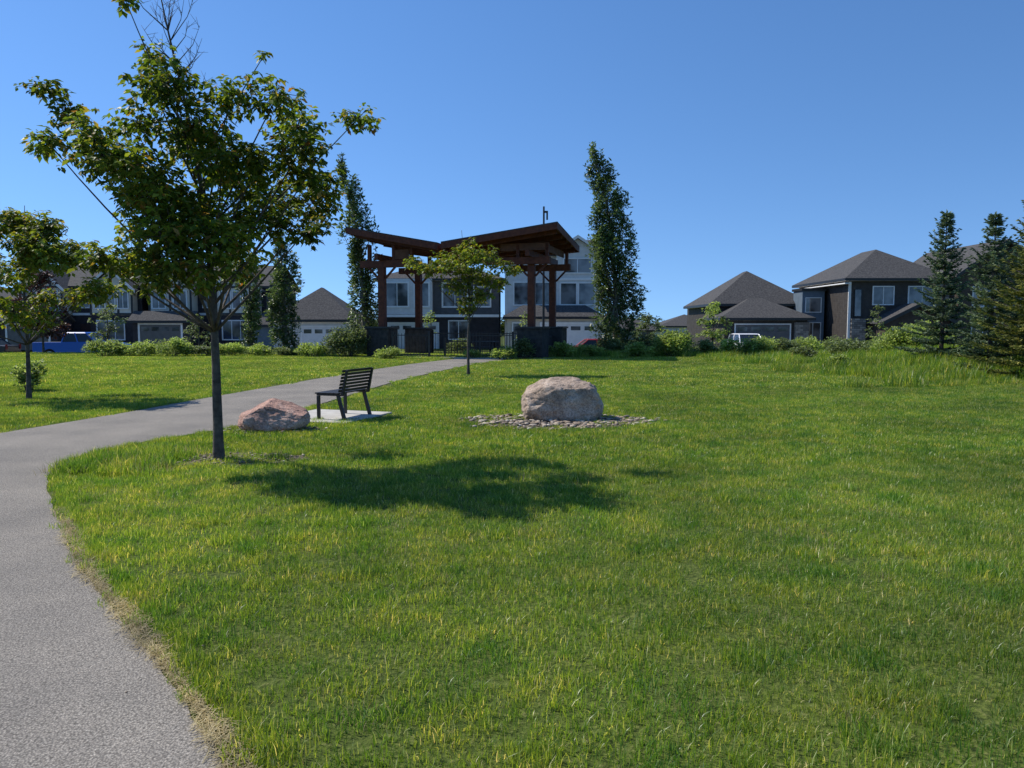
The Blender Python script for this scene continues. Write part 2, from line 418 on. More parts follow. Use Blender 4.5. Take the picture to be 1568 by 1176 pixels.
# ------------------------------------------------------------------ foliage
def leaf_geo(C, A, N, L, W, fold=0.18):
    A = A/np.linalg.norm(A, axis=1)[:, None]
    Bv = np.cross(A, N); Bv /= (np.linalg.norm(Bv, axis=1)[:, None]+1e-9)
    Nn = np.cross(Bv, A)
    L = L[:, None]; W = W[:, None]
    base = C; tip = C+A*L
    l = C+A*L*0.5+Bv*W/2+Nn*W*fold; r = C+A*L*0.5-Bv*W/2+Nn*W*fold
    V = np.stack([base, l, tip, r], 1).reshape(-1, 3)
    k = np.arange(len(C))*4
    F = np.concatenate([np.stack([k, k+1, k+2], -1), np.stack([k, k+2, k+3], -1)])
    return V, F
def rdir(n):
    v = rng.normal(0, 1, (n, 3)); return v/np.linalg.norm(v, axis=1)[:, None]
def leaves_obj(name, sets, mat, parent):
    Vs = []; Fs = []; o_ = 0
    for V, F in sets:
        Vs.append(V); Fs.append(F+o_); o_ += len(V)
    me = np_mesh(name, np.vstack(Vs), np.vstack(Fs), mat)
    o = bpy.data.objects.new(name, me); sc.collection.objects.link(o); o.parent = parent
    return o

def clump_leaves(c, r, n, size, droop=0.7, whorl=5, up=0.0):
    d = rdir(n); rad = rng.random(n)**0.45
    rad *= 0.75+0.5*rng.random(n)
    ctr = c + d*rad[:, None]*np.array(r)
    C = np.repeat(ctr, whorl, 0)
    th = rng.random(len(C))*6.283
    out = np.repeat(d, whorl, 0)
    A = np.stack([np.cos(th), np.sin(th), -droop+0.5*rng.normal(0, 1, len(C))*0.6+up], -1) + out*0.35
    Nn = np.stack([rng.normal(0, .4, len(C)), rng.normal(0, .4, len(C)), np.ones(len(C))], -1)
    L = size*(0.6+0.7*rng.random(len(C))); W = L*(0.42+0.2*rng.random(len(C)))
    C = C + rdir(len(C))*size*0.25
    return leaf_geo(C, A, Nn, L, W), ctr

def bez(p0, p1, p2, n=6):
    p0, p1, p2 = Vector(p0), Vector(p1), Vector(p2)
    return [p0*(1-t)**2+p1*2*t*(1-t)+p2*t*t for t in [k/(n-1) for k in range(n)]]

def leafy_tree(name, x, y, trunk, clumps, mat, r0, size, dens, bark=M_bark, depth=None, whorl=5, twigs=0, droop=0.7, lfac=0.75):
    root = empty(name, (x, y, hz(x, y)))
    b = B()
    Ht = trunk[-1][2]
    pts_ = catmull3(trunk)
    rr = [max(r0*(1-0.9*(p[2]/Ht)**0.9), 0.006) + (0.25*r0*math.exp(-p[2]/0.12)) for p in pts_]
    pts_ = [pts_[0]-Vector((0, 0, 0.1))]+pts_; rr = [rr[0]*1.1]+rr
    b.tube(pts_, rr, 10)
    sets = []
    for (dx, dy, z, rx, ry, rz) in clumps:
        c = np.array((dx, dy, z))
        hd = math.hypot(dx, dy)
        za = min(max(z-0.09*Ht-hd*lfac, Ht*0.28), Ht*0.93)
        k = min(range(len(pts_)), key=lambda q: abs(pts_[q].z-za))
        p0 = pts_[k]; p2 = Vector(c)
        mid = p0.lerp(p2, 0.5)+Vector((0, 0, -0.08*hd))+Vector(rdir(1)[0])*0.08*hd
        rs = rr[k]*0.42
        b.tube(bez(p0, mid, p2, 7), [rs*(1-0.85*t/6)+0.003 for t in range(7)], 6)
        vol = (rx*ry*rz)**(2/3.)
        nn = max(int(dens*vol), 6)
        g, ctr = clump_leaves(c, (rx, ry, rz), nn, size, droop, whorl)
        sets.append(g)
        for q in ctr[::max(1, len(ctr)//12)]:
            b.tube([p2, p2.lerp(Vector(q), 0.5)+Vector((0, 0, 0.02)), Vector(q)], [rs*0.25+0.003, 0.004, 0.0025], 4)
    for _ in range(twigs):
        k = random.randint(int(len(pts_)*0.68), len(pts_)-4); p = pts_[k]
        a_ = random.uniform(0, 6.28); l = random.uniform(0.25, 0.6)*min(1, Ht/4.5)
        q = p+Vector((math.cos(a_)*l*0.75, math.sin(a_)*l*0.5, l*0.85))
        m_ = p.lerp(q, 0.5)+Vector((math.cos(a_)*0.06, 0, 0))
        b.tube([p, m_, q], [0.008, 0.005, 0.002], 4)
        for _k in range(4):
            s_ = m_.lerp(q, random.random()); e_ = s_+Vector((random.uniform(-.13, .13), random.uniform(-.13, .13), random.uniform(.04, .17)))
            b.tube([s_, e_], [0.003, 0.0015], 3)
    b.obj('trunk_and_limbs', bark, root, True)
    leaves_obj('crown_leaves', sets, mat, root)
    return root
def catmull3(pts, n=5):
    P = [Vector(p) for p in pts]; P = [2*P[0]-P[1]]+P+[2*P[-1]-P[-2]]; o = []
    for k in range(1, len(P)-2):
        for t in [q/n for q in range(n)]:
            p0, p1, p2, p3 = P[k-1:k+3]
            o.append(0.5*((2*p1)+(-p0+p2)*t+(2*p0-5*p1+4*p2-p3)*t*t+(-p0+3*p1-3*p2+p3)*t**3))
    o.append(P[-2]); return o

# --- foreground maple: elevation sketch (dx, height) in units of 7.8 mm
U = 0.0078
sk = [(-238,560,30,14),(-205,525,34,18),(-216,480,36,20),(-170,462,40,22),(-130,500,38,22),(-115,462,48,32),(-75,512,36,24),
      (-40,556,40,28),(-62,603,28,24),(-66,688,17,13),(10,572,38,28),(22,508,54,34),(80,550,38,26),(98,606,9,7),
      (150,548,40,24),(198,515,34,18),(122,504,48,32),(170,475,40,28),(100,452,52,36),(160,432,32,24),(-90,405,48,32),
      (-32,412,56,42),(50,402,58,42),(118,392,46,34),(148,352,32,26),(-82,352,54,36),(-10,342,58,44),(70,335,54,40),
      (-105,303,46,28),(-150,312,34,22),(-178,302,22,15),(-48,290,50,32),(38,292,46,30),(-118,272,20,14),(-30,478,50,36),(60,462,48,36),
      (20,365,58,42),(-60,448,46,34),(90,365,48,34),(-5,300,44,28),(130,420,40,30),(0,440,50,36),(-10,385,56,40)]
cl = []
for k, (a_, h_, rx, rz) in enumerate(sk):
    lim = 1.1*math.sqrt(max(0.05, 1-(a_/260.)**2))
    dy = random.uniform(-lim, lim)
    f = 1+dy/9.13
    cl.append((a_*U*f, dy, 1.6+(h_*U-1.6)*f, rx*U*1.0, rx*U*1.05, rz*U*1.05))
leafy_tree('maple_tree', -3.54, 9.13, [(0,0,0),(0.0,0,0.8),(-0.01,0,1.7),(-0.05,0.02,2.4),(-0.12,0,3.3),(-0.28,0.02,4.2),(-0.42,0,4.9),(-0.52,0,5.42)],
           cl, M_maple, 0.062, 0.088, 1120, twigs=24)

def auto_clumps(Ht, W, zlo, n, r, lean=0, seed=0):
    rd = random.Random(seed); o = []
    for k in range(n):
        t = rd.random(); z = zlo+(Ht*0.94-zlo)*t
        prof = math.sin(math.pi*min(1, 0.25+0.75*t))**0.7
        a_ = rd.uniform(0, 6.283); q = W/2*prof*math.sqrt(rd.random())
        rr = r*rd.uniform(0.6, 1.15)
        o.append((q*math.cos(a_)+lean*t, q*math.sin(a_), z, rr, rr, rr*0.65))
    return o
leafy_tree('maple_tree', -10.6, 16.7, [(0,0,0),(0.02,0,1.2),(0,0,2.4),(0.05,0,3.4),(0.1,0,4.2)], auto_clumps(4.3, 3.1, 1.7, 34, 0.44, seed=3), M_maple_y, 0.055, 0.12, 500, twigs=4, lfac=.5)
leafy_tree('maple_tree', -1.43, 25.0, [(0,0,0),(0,0,1.2),(0.05,0,2.4),(-0.1,0,3.6),(-0.2,0,4.7)],
           [(-1.75,0.1,3.7,0.35,0.4,0.22),(-1.35,-.3,3.45,0.45,0.4,0.25),(-0.9,.4,3.75,0.45,0.5,0.3),(-0.5,-.4,3.55,0.5,0.5,0.4),(-0.1,.2,4.1,0.4,0.4,0.25),(0.25,-.5,3.8,0.5,0.5,0.4),
            (0.7,.3,3.95,0.4,0.4,0.3),(1.1,-.2,3.55,0.4,0.4,0.25),(1.45,.2,3.45,0.3,0.3,0.15),(0.9,.1,3.1,0.45,0.4,0.3),(0.3,.5,3.2,0.5,0.5,0.35),(-0.3,-.2,2.95,0.5,0.5,0.35),
            (0.1,.2,2.5,0.45,0.45,0.3),(0.5,-.3,2.6,0.35,0.35,0.25),(-0.15,.1,2.15,0.3,0.3,0.25),(0.1,-.1,4.4,0.2,0.2,0.12),(0,0,3.4,.5,.5,.4)], M_maple_y, 0.05, 0.13, 420, twigs=10)

# --- columnar poplars
def poplar(x, y, Ht, W, lean, seed, n=60):
    rd = random.Random(seed); trunk = []
    for k in range(7):
        t = k/6; trunk.append((lean*t**3, 0.05*math.sin(k), Ht*t*0.98))
    c = []
    for k in range(n):
        t = 0.05+0.93*(k+rd.random())/n
        w = W/2*(0.62+0.38*math.sin(math.pi/2*min(1, t/0.3)) if t < 0.5 else max(0.0, (1-((t-0.5)/0.52)**1.9)))
        w = max(w*rd.uniform(.7, 1.15), 0.14)
        a_ = rd.uniform(0, 6.283); q = w*rd.uniform(0.25, 0.95)
        c.append((lean*t**3+q*math.cos(a_), q*math.sin(a_), Ht*t, 0.14+0.2*w, 0.14+0.2*w, 0.45+0.35*w))
    return leafy_tree('poplar_tree', x, y, trunk, c, M_poplar, 0.16, 0.17, 300, M_bark_lt, whorl=4, droop=-0.5, lfac=1.0)
poplar(5.95, 44, 11.8, 3.0, -1.45, 5, 90)
poplar(-8.3, 43.0, 11.0, 2.2, -1.3, 8, 66)
poplar(-12.6, 42.5, 6.8, 2.1, -0.2, 9, 42)
poplar(-15.2, 44.5, 5.8, 1.7, 0.1, 19, 32)
def small_tree(name, x, y, Ht, W, mat, seed, n=14, dens=260, size=0.14):
    r = W*0.2
    return leafy_tree(name, x, y, [(0,0,0),(0,0,Ht*.3),(0.03,0,Ht*.6),(0,0,Ht*.93)], auto_clumps(Ht, W, Ht*0.25, n, r, seed=seed), mat, 0.04+Ht*0.006, size, dens, whorl=4)
small_tree('young_ash_tree', 11.8, 45, 3.3, 1.7, M_shrub, 21, 26)
small_tree('young_ash_tree', 8.3, 47, 2.5, 1.9, M_shrub_g, 22, 18)
small_tree('young_ash_tree', 21.0, 44, 3.0, 1.5, M_shrub_g, 23)
small_tree('young_ash_tree', -22.2, 42, 3.3, 1.9, M_shrub_g, 24, 14, 180)
small_tree('young_ash_tree', -18.0, 44, 2.5, 1.7, M_shrub_g, 25, 12, 180)
small_tree('young_ash_tree', -5.0, 47, 2.7, 1.5, M_shrub, 26, 10, 160)
small_tree('young_ash_tree', 0.8, 47, 2.6, 1.6, M_shrub, 27, 10, 160)
small_tree('plum_tree', -28.5, 46.5, 5.2, 3.6, M_red, 28, 28, 110, 0.2)
small_tree('elm_tree', -34.5, 47, 5.0, 4.0, M_maple, 29, 30, 110, 0.2)

# --- shrubs
def shrub(name, x, y, w, h, mat, n=10, dens=330, size=0.10, dy=None):
    root = empty(name, (x, y, hz(x, y)))
    b = B(); sets = []
    dy = dy or min(w, 1.6)
    for k in range(int(n*1.3)):
        a_ = random.uniform(0, 6.283); q = math.sqrt(random.random())
        cx, cy = w/2*0.85*q*math.cos(a_), dy/2*0.8*q*math.sin(a_)
        cz = h*(0.32+0.4*(1-q*q)*random.uniform(0.6, 1))
        r = (min(w, dy)*0.17+h*0.12)
        b.tube([(cx*0.3, cy*0.3, -0.05), (cx*0.7, cy*0.7, cz*0.6), (cx, cy, cz+r*0.5)], [0.02, 0.012, 0.005], 4)
        g, _ = clump_leaves(np.array((cx, cy, cz)), (r, r, h*0.34), max(14, int(dens*r**1.5)), size, -0.4, 4)
        sets.append(g)
    b.obj('stems', M_bark, root)
    leaves_obj('leaves', sets, mat, root)
for (x, y, w, h, m, n) in [(-21.3,40,2.1,1.0,M_shrub,14),(-19.6,40.3,2.3,.85,M_shrub,14),(-17.9,40,2.1,1.05,M_shrub,12),(-16.5,40.6,1.5,.6,M_shrub_g,9),(-15.2,41,1.8,.75,M_shrub,11),(-13.7,41.5,1.6,.65,M_shrub,9),
    (-8.6,40.2,2.7,1.7,M_shrub_g,26),(-10.5,40,1.5,.8,M_shrub,9),(-6.0,37.8,1.5,.6,M_shrub,10),(-12.2,41.5,1.5,.55,M_shrub_g,9),
    (8.6,40.5,2.5,1.5,M_shrub,24),(6.6,40.2,1.8,.8,M_shrub,10),(12.1,41,2.0,1.05,M_shrub,13),(13.6,41.4,2.1,1.2,M_shrub,13),(14.9,42,1.9,1.0,M_shrub_g,10),(10.6,42,1.6,.9,M_shrub_g,9),
    (4.0,40.5,1.6,.75,M_shrub,9),(-0.4,37.2,1.2,.7,M_shrub,8),(.55,37.6,.9,1.25,M_shrub_g,8),(2.6,40,1.5,.8,M_shrub,9),(5.3,42.5,1.8,1.1,M_shrub_g,10),(7.4,42.8,1.9,1.2,M_shrub_g,10),
    (15.3,30,2.0,1.2,M_shrub,16),(16.8,31,2.0,1.3,M_shrub,14),(14.2,32,1.6,.8,M_shrub_g,9),(12.9,34,1.3,.55,M_shrub_g,8),(11.7,27.2,.95,.45,M_shrub,8),(18.4,38,1.9,1.1,M_shrub_g,11),(16.6,43,2.2,1.1,M_shrub,10),(18.6,43.5,2.0,1.1,M_shrub_g,10),(21.2,42,2.2,1.3,M_shrub,12),(23,41,2.2,1.2,M_shrub_g,11),
    (-11.9,18.8,.9,.75,M_shrub,8),(-2.0,38.3,1.0,.45,M_shrub,7),(-3.1,45.6,1.8,.9,M_shrub_g,8)]:
    shrub('shrub', x, y, w, h, m, n)

def strip():
    n = 12000
    x = rng.uniform(-21, 27, n); y = 42.5+rng.random(n)*3.2
    ok = np.abs(x+2.2) > 5.5
    x, y = x[ok], y[ok]; n = len(x)
    L = 0.2+0.5*rng.random(n)*(0.4+0.6*np.array([0.5+0.5*noise.noise(Vector((q*0.4, 1, 2))) for q in x]))
    A = np.stack([rng.normal(0, .5, n), rng.normal(0, .5, n), np.ones(n)], -1)
    V, F = leaf_geo(np.stack([x, y, H(x, y)], -1), A, rdir(n), L, L*0.22)
    root = empty('planting_bed', (0, 0, 0))
    leaves_obj('bed_foliage', [(V, F)], M_shrub_g, root)
strip()

# --- spruces
def spruce(name, x, y, Ht, R, mat, seed):
    rd = np.random.default_rng(seed); rnd = random.Random(seed)
    root = empty(name, (x, y, hz(x, y)))
    b = B(); b.tube([(0,0,-.1),(0,0,Ht*.5),(0,0,Ht)], [0.08, 0.045, 0.008], 7)
    C = []; A = []; L = []; N = []
    z = 0.12
    while z < Ht*0.985:
        t = z/Ht
        rad = R*(1-t)**0.8*(0.8+0.4*rnd.random())+0.05
        nb = int(5+9*(1-t))
        off = rnd.random()*6.28
        for k in range(nb):
            a_ = off+6.283*k/nb+rnd.uniform(-.25, .25)
            r_ = rad*rnd.uniform(0.55, 1.3)
            d = np.array((math.cos(a_), math.sin(a_), 0)); s = np.array((-math.sin(a_), math.cos(a_), 0))
            lift = 0.75*t+0.02
            z0 = z+rnd.uniform(-.06, .06)
            b.tube([(0,0,z0), tuple(d*r_*0.5+np.array((0,0,z0+r_*(lift-.12)*.5))), tuple(d*r_+np.array((0,0,z0+r_*(lift))))], [0.012, 0.008, 0.003], 3)
            m = max(5, int(r_*19))
            for q in range(m):
                u = 0.15+0.85*q/(m-1) if m > 1 else 1
                p = d*r_*u+np.array((0,0,z0+r_*u*(lift*u-.12*(1-u))))
                for sg in (-1, 1):
                    C.append(p); A.append(d*0.75+s*sg*rnd.uniform(.5, 1.1)+np.array((0,0,rnd.uniform(-.3,.4)))); L.append(rnd.uniform(.09, .19)*(1.25-0.65*u)+0.03); N.append((0, 0, 1))
                C.append(p); A.append(d+np.array((0,0,rnd.uniform(-.5,.9)))); L.append(rnd.uniform(.08, .16)); N.append(s)
        z += (0.18+0.10*(1-t))*rnd.uniform(.85, 1.2)*(1 if t < .85 else 0.7)
    for q in range(26):
        C.append(np.array((0,0,Ht*(0.9+0.11*q/26)))); A.append(np.array((rnd.uniform(-.4,.4), rnd.uniform(-.4,.4), 1.0))); L.append(0.12); N.append((1, 0, 0))
    C = np.array(C); A = np.array(A); L = np.array(L); N = np.array(N, float)
    g1 = leaf_geo(C, A, N+rd.normal(0, .3, N.shape), L, L*0.24+0.014, 0.1)
    g2 = leaf_geo(C, A+rd.normal(0, .3, A.shape), np.cross(A, N)+1e-3, L*0.95, L*0.18+0.014, 0.1)
    b.obj('trunk_and_branches', M_bark, root)
    leaves_obj('needles', [g1, g2], mat, root)
spruce('spruce_tree', 14.6, 26.0, 4.95, 1.1, M_spruce, 1)
spruce('spruce_tree', 14.5, 23.2, 4.6, 1.1, M_spruce, 2)
spruce('pine_tree', 14.3, 21.0, 5.0, 1.35, M_spruce_y, 3)
spruce('spruce_tree', 17.2, 25.5, 4.3, 1.3, M_spruce, 4)
spruce('spruce_tree', 15.9, 22.2, 3.8, 1.3, M_spruce, 6)

# ------------------------------------------------------------------ boulders and stones
def granite(name, base, dark, light):
    m, nt, out = nt_mat(name)
    tc = nt.nodes.new('ShaderNodeTexCoord')
    p = nt.nodes.new('ShaderNodeBsdfPrincipled'); p.inputs['Roughness'].default_value = 0.85; p.inputs['Specular IOR Level'].default_value = 0.3
    n1 = nt.nodes.new('ShaderNodeTexNoise'); n1.inputs['Scale'].default_value = 2.8; n1.inputs['Detail'].default_value = 9; n1.inputs['Roughness'].default_value = .72
    n2 = nt.nodes.new('ShaderNodeTexNoise'); n2.inputs['Scale'].default_value = 38; n2.inputs['Detail'].default_value = 5; n2.inputs['Roughness'].default_value = .8
    v = nt.nodes.new('ShaderNodeTexVoronoi'); v.feature = 'DISTANCE_TO_EDGE'; v.inputs['Scale'].default_value = 2.3
    for q in (n1, n2): nt.links.new(tc.outputs['Object'], q.inputs['Vector'])
    mxv = nt.nodes.new('ShaderNodeVectorMath'); mxv.operation = 'ADD'
    nt.links.new(tc.outputs['Object'], mxv.inputs[0]); nt.links.new(n1.outputs['Color'], mxv.inputs[1]); nt.links.new(mxv.outputs[0], v.inputs['Vector'])
    r1 = ramp(nt, [(0.36, dark), (0.5, base), (0.64, light)])
    r2 = ramp(nt, [(0.36, (0.4, 0.38, 0.37)), (0.5, (1, 1, 1)), (0.66, (1.3, 1.27, 1.25))])
    r3 = ramp(nt, [(0.0, (0.3, 0.28, 0.27)), (0.03, (1, 1, 1))])
    nt.links.new(n1.outputs[0], r1.inputs[0]); nt.links.new(n2.outputs[0], r2.inputs[0]); nt.links.new(v.outputs['Distance'], r3.inputs[0])
    a_ = nt.nodes.new('ShaderNodeMixRGB'); a_.blend_type = 'MULTIPLY'; a_.inputs[0].default_value = 0.9
    b_ = nt.nodes.new('ShaderNodeMixRGB'); b_.blend_type = 'MULTIPLY'; b_.inputs[0].default_value = 0.7
    nt.links.new(r1.outputs[0], a_.inputs[1]); nt.links.new(r2.outputs[0], a_.inputs[2])
    nt.links.new(a_.outputs[0], b_.inputs[1]); nt.links.new(r3.outputs[0], b_.inputs[2])
    nt.links.new(b_.outputs[0], p.inputs['Base Color'])
    bp = nt.nodes.new('ShaderNodeBump'); bp.inputs['Strength'].default_value = 0.9; bp.inputs['Distance'].default_value = 0.02
    nt.links.new(n2.outputs[0], bp.inputs['Height'])
    bp2 = nt.nodes.new('ShaderNodeBump'); bp2.inputs['Strength'].default_value = 0.8; bp2.inputs['Distance'].default_value = 0.08
    nt.links.new(n1.outputs[0], bp2.inputs['Height']); nt.links.new(bp.outputs[0], bp2.inputs['Normal'])
    nt.links.new(bp2.outputs[0], p.inputs['Normal'])
    nt.links.new(p.outputs[0], out.inputs[0])
    return m
M_gran = granite('granite_boulder', (0.50, 0.375, 0.28), (0.22, 0.17, 0.13), (0.66, 0.54, 0.43))
M_gran_p = granite('pink_granite', (0.58, 0.345, 0.26), (0.36, 0.21, 0.165), (0.70, 0.50, 0.40))
def ico(sub):
    import bmesh
    bm = bmesh.new(); bmesh.ops.create_icosphere(bm, subdivisions=sub, radius=1)
    V = np.array([v.co[:] for v in bm.verts]); F = np.array([[v.index for v in f.verts] for f in bm.faces]); bm.free()
    return V, F
def boulder(name, x, y, sx, sy, sz, planes, mat, seed, sink=0.25, rot=0):
    V, F = ico(6)
    for (nx_, ny_, nz_, d_) in planes:
        n_ = np.array((nx_, ny_, nz_), float); n_ /= np.linalg.norm(n_)
        s_ = V@n_; over = np.clip(s_-d_, 0, None)
        V = V-np.outer(over*0.94, n_)
    for k, q in enumerate(V):
        w = Vector(q)*1.0+Vector((seed, 0, 0))
        dsp = 0.09*noise.noise(w*1.6)+0.05*noise.noise(w*4)+0.024*noise.noise(w*10)+0.009*noise.noise(w*25)
        rg = abs(noise.noise(w*2.3+Vector((5, 5, 5))))
        dsp -= 0.05*max(0, 0.06-rg)/0.06*0.8
        V[k] = q*(1+dsp)
    V = V*np.array((sx, sy, sz))
    V[:, 2] += sz*(1-sink)
    me = np_mesh(name, V, F, mat)
    me.polygons.foreach_set('use_smooth', np.ones(len(F), bool))
    o = bpy.data.objects.new(name, me); o.location = (x, y, 0); o.rotation_euler = (0, 0, rot); sc.collection.objects.link(o)
boulder('granite_boulder', 0.86, 13.2, 0.75, 0.6, 0.48, [(-0.55,-.15,.8,.84),(.97,-.1,.12,.88),(.1,-.95,.05,.70),(.05,-.30,.95,.80),(-.97,-.2,-.05,.88),(.62,-.3,.78,.98),(-.5,-.8,.4,.86)], M_gran, 3.3, 0.44)
boulder('pink_granite_boulder', -3.72, 11.75, 0.56, 0.42, 0.31, [(-0.6,-.2,.75,.6),(.45,-.25,.85,.62),(.2,-.9,.35,.6),(-.9,-.3,.3,.75)], M_gran_p, 8.1, 0.36)

M_peb = leaf_mat('river_stones', [(0.0, (0.11, 0.09, 0.07)), (0.3, (0.24, 0.19, 0.15)), (0.6, (0.36, 0.28, 0.22)), (0.85, (0.46, 0.39, 0.32)), (1.0, (0.62, 0.56, 0.48))], 0.0, 3, (1, 1, 1), 0.8, 0.3, 0.85)
def stones(name, cx, cy, rx, ry, n, smin, smax, avoid=None):
    V0, F0 = ico(2); Vs = []; Fs = []; o_ = 0
    for k in range(n):
        t = random.uniform(0, 6.283); q = math.sqrt(random.random())*(1+0.12*math.sin(3*t+1)+0.08*math.sin(7*t))
        if q > 0.75 and random.random() < 0.35: q *= 1.12
        x, y = cx+rx*q*math.cos(t), cy+ry*q*math.sin(t)
        s = random.uniform(smin, smax)
        sc3 = np.array((s*random.uniform(.8, 1.6), s*random.uniform(.6, 1.1), s*random.uniform(.25, .6)))
        W = V0*(1+0.18*rng.normal(0, 1, (len(V0), 1)).clip(-1.2, 1.2)*0.5)*sc3
        a_ = random.uniform(0, 6.283); c_, s_ = math.cos(a_), math.sin(a_)
        W = W@np.array([[c_, s_, 0], [-s_, c_, 0], [0, 0, 1]])
        W += np.array((x, y, 0.008+sc3[2]*0.4+random.random()*0.015))
        Vs.append(W); Fs.append(F0+o_); o_ += len(V0)
    me = np_mesh(name, np.vstack(Vs), np.vstack(Fs), M_peb)
    me.polygons.foreach_set('use_smooth', np.ones(o_//len(V0)*len(F0), bool))
    o = bpy.data.objects.new(name, me); sc.collection.objects.link(o)
def disc(name, cx, cy, rx, ry, z, mat):
    b = B(); n = 48
    vs = [(cx+rx*math.cos(2*math.pi*k/n)*(1+.07*math.sin(3*6.283*k/n+1)+random.uniform(-.03,.03)), cy+ry*math.sin(2*math.pi*k/n)*(1+random.uniform(-.04,.04)), z) for k in range(n)]
    b.add(vs, [tuple(range(n))]); b.obj(name, mat)
disc('stone_bed_soil', STONES[0], STONES[1], 1.45, 0.86, 0.005, M_soil)
stones('river_stone_bed', STONES[0], STONES[1], 1.52, 0.92, 850, 0.014, 0.048)
disc('tree_mulch_bed', -3.42, 9.15, 0.9, 0.45, 0.005, M_soil)
stones('mulch_stones', -3.42, 9.15, 0.85, 0.42, 220, 0.008, 0.022)
disc('boulder_bed_soil', -3.75, 11.8, 0.85, 0.5, 0.006, M_soil)
stones('boulder_bed_stones', -3.85, 11.75, 0.8, 0.45, 200, 0.012, 0.03)
stones('path_debris', -1.85, 3.35, 0.3, 0.7, 7, 0.004, 0.008)

# ------------------------------------------------------------------ bench + pad
M_blk = rough_mat('black_metal', (0.012, 0.012, 0.013), (0.025, 0.024, 0.024), 10, 0.45, 0.05, 30, 0.0, 0.5)
M_slat = rough_mat('dark_slats', (0.02, 0.017, 0.015), (0.045, 0.038, 0.033), 12, 0.5, 0.1, 60)
ang = math.radians(-18)
bn = empty('park_bench', (-2.90, 13.3, 0.03), ang)
b = B(); Lh = 0.50
for s in (-1, 1):
    y0 = s*(Lh-0.06)
    b.box(-0.30, -0.25, y0-0.025, y0+0.025, 0.0, 0.395)
    b.box(-0.30, 0.16, y0-0.025, y0+0.025, 0.40, 0.43)
    b.hexa([(0.19,y0-.025,0),(0.25,y0-.025,0),(0.25,y0+.025,0),(0.19,y0+.025,0)], [(0.08,y0-.025,.40),(0.135,y0-.025,.40),(0.135,y0+.025,.40),(0.08,y0+.025,.40)])
    b.hexa([(0.163,y0-.025,.40),(0.21,y0-.025,.40),(0.21,y0+.025,.40),(0.163,y0+.025,.40)], [(0.27,y0-.025,.84),(0.30,y0-.025,.84),(0.30,y0+.025,.84),(0.27,y0+.025,.84)])
b.obj('frame', M_blk, bn, bevel=0.005)
b = B()
for k in range(5):
    x0 = -0.31+k*0.092
    b.box(x0, x0+0.078, -Lh, Lh, 0.433, 0.455)
b.obj('seat', M_slat, bn, bevel=0.004)
b = B()
for k in range(7):
    z0 = 0.465+k*0.056; xo = 0.145+(z0-0.42)*0.24
    b.hexa([(xo-.02,-Lh,z0),(xo,-Lh,z0),(xo,Lh,z0),(xo-.02,Lh,z0)], [(xo-.009,-Lh,z0+.044),(xo+.011,-Lh,z0+.044),(xo+.011,Lh,z0+.044),(xo-.009,Lh,z0+.044)])
b.obj('backrest', M_slat, bn, bevel=0.003)
b = B()
b.box(-1.05, 0.55, -0.85, 0.85, -0.05, 0.028)
b.obj('concrete_pad', M_conc, loc=(-3.0, 13.4, 0), rot=ang, bevel=0.01)

# ------------------------------------------------------------------ pavilion
M_wood = rough_mat('stained_timber', (0.075, 0.02, 0.010), (0.16, 0.043, 0.018), 6, 0.6, 0.3, 20)
M_woodl = rough_mat('timber_soffit', (0.10, 0.038, 0.019), (0.17, 0.068, 0.034), 5, 0.6, 0.3, stripes=('Y', 3))
M_shing = rough_mat('shingles', (0.035, 0.034, 0.036), (0.11, 0.105, 0.10), 9, 0.95, 0.5, 30)
M_pier = rough_mat('dark_stone', (0.02, 0.02, 0.02), (0.06, 0.055, 0.052), 5, 0.8, 0.5, 12)
pv = empty('park_pavilion', (-2.2, 42, 0), math.radians(-16))
def slab_roof(bt, c4, th, inset=0):
    top = [Vector(p) for p in c4]; bot = [p-Vector((0, 0, th)) for p in top]
    bt.hexa(bot, top)
left = [(-5.6,-3.7,6.70),(-0.55,-3.7,5.75),(-0.55,3.9,5.62),(-5.2,3.9,6.3)]
right = [(-0.35,-3.7,5.78),(5.6,-3.7,6.55),(5.3,3.4,6.1),(-0.35,3.4,5.7)]
b = B()
for c in (left, right):
    slab_roof(b, [(p[0], p[1], p[2]+0.05) for p in c], 0.05)
b.obj('roof_covering', M_shing, pv)
b = B()
for c in (left, right):
    P4 = [Vector(p) for p in c]
    ctr = sum(P4, Vector())/4
    for k in range(4):
        a_, d_ = P4[k]-Vector((0, 0, 0.003)), P4[(k+1) % 4]-Vector((0, 0, 0.003))
        i0 = a_.lerp(ctr, 0.012); i1 = d_.lerp(ctr, 0.012); i0.z = a_.z; i1.z = d_.z
        dn = Vector((0, 0, -0.30))
        b.hexa([a_+dn, d_+dn, i1+dn, i0+dn], [a_, d_, i1, i0])
b.obj('fascia', M_wood, pv)
b = B()
for c in (left, right):
    P4 = [Vector(p) for p in c]; ctr = sum(P4, Vector())/4
    q = [p.lerp(ctr, 0.02)-Vector((0, 0, 0.10)) for p in P4]
    b.hexa([p-Vector((0, 0, 0.04)) for p in q], q)
b.obj('soffit', M_woodl, pv)
b = B()
def lerp4(c, u, v):
    p = [Vector(q) for q in c]; return (p[0].lerp(p[1], u)).lerp(p[3].lerp(p[2], u), v)
for c in (left, right):
    for v in (0.1, 0.3, 0.5, 0.7, 0.9):
        a_ = lerp4(c, 0.03, v); d_ = lerp4(c, 0.97, v)
        a_.z -= 0.145; d_.z -= 0.145
        b.hexa([a_+Vector((0,-.07,-.24)), d_+Vector((0,-.07,-.24)), d_+Vector((0,.07,-.24)), a_+Vector((0,.07,-.24))], [a_+Vector((0,-.07,0)), d_+Vector((0,-.07,0)), d_+Vector((0,.07,0)), a_+Vector((0,.07,0))])
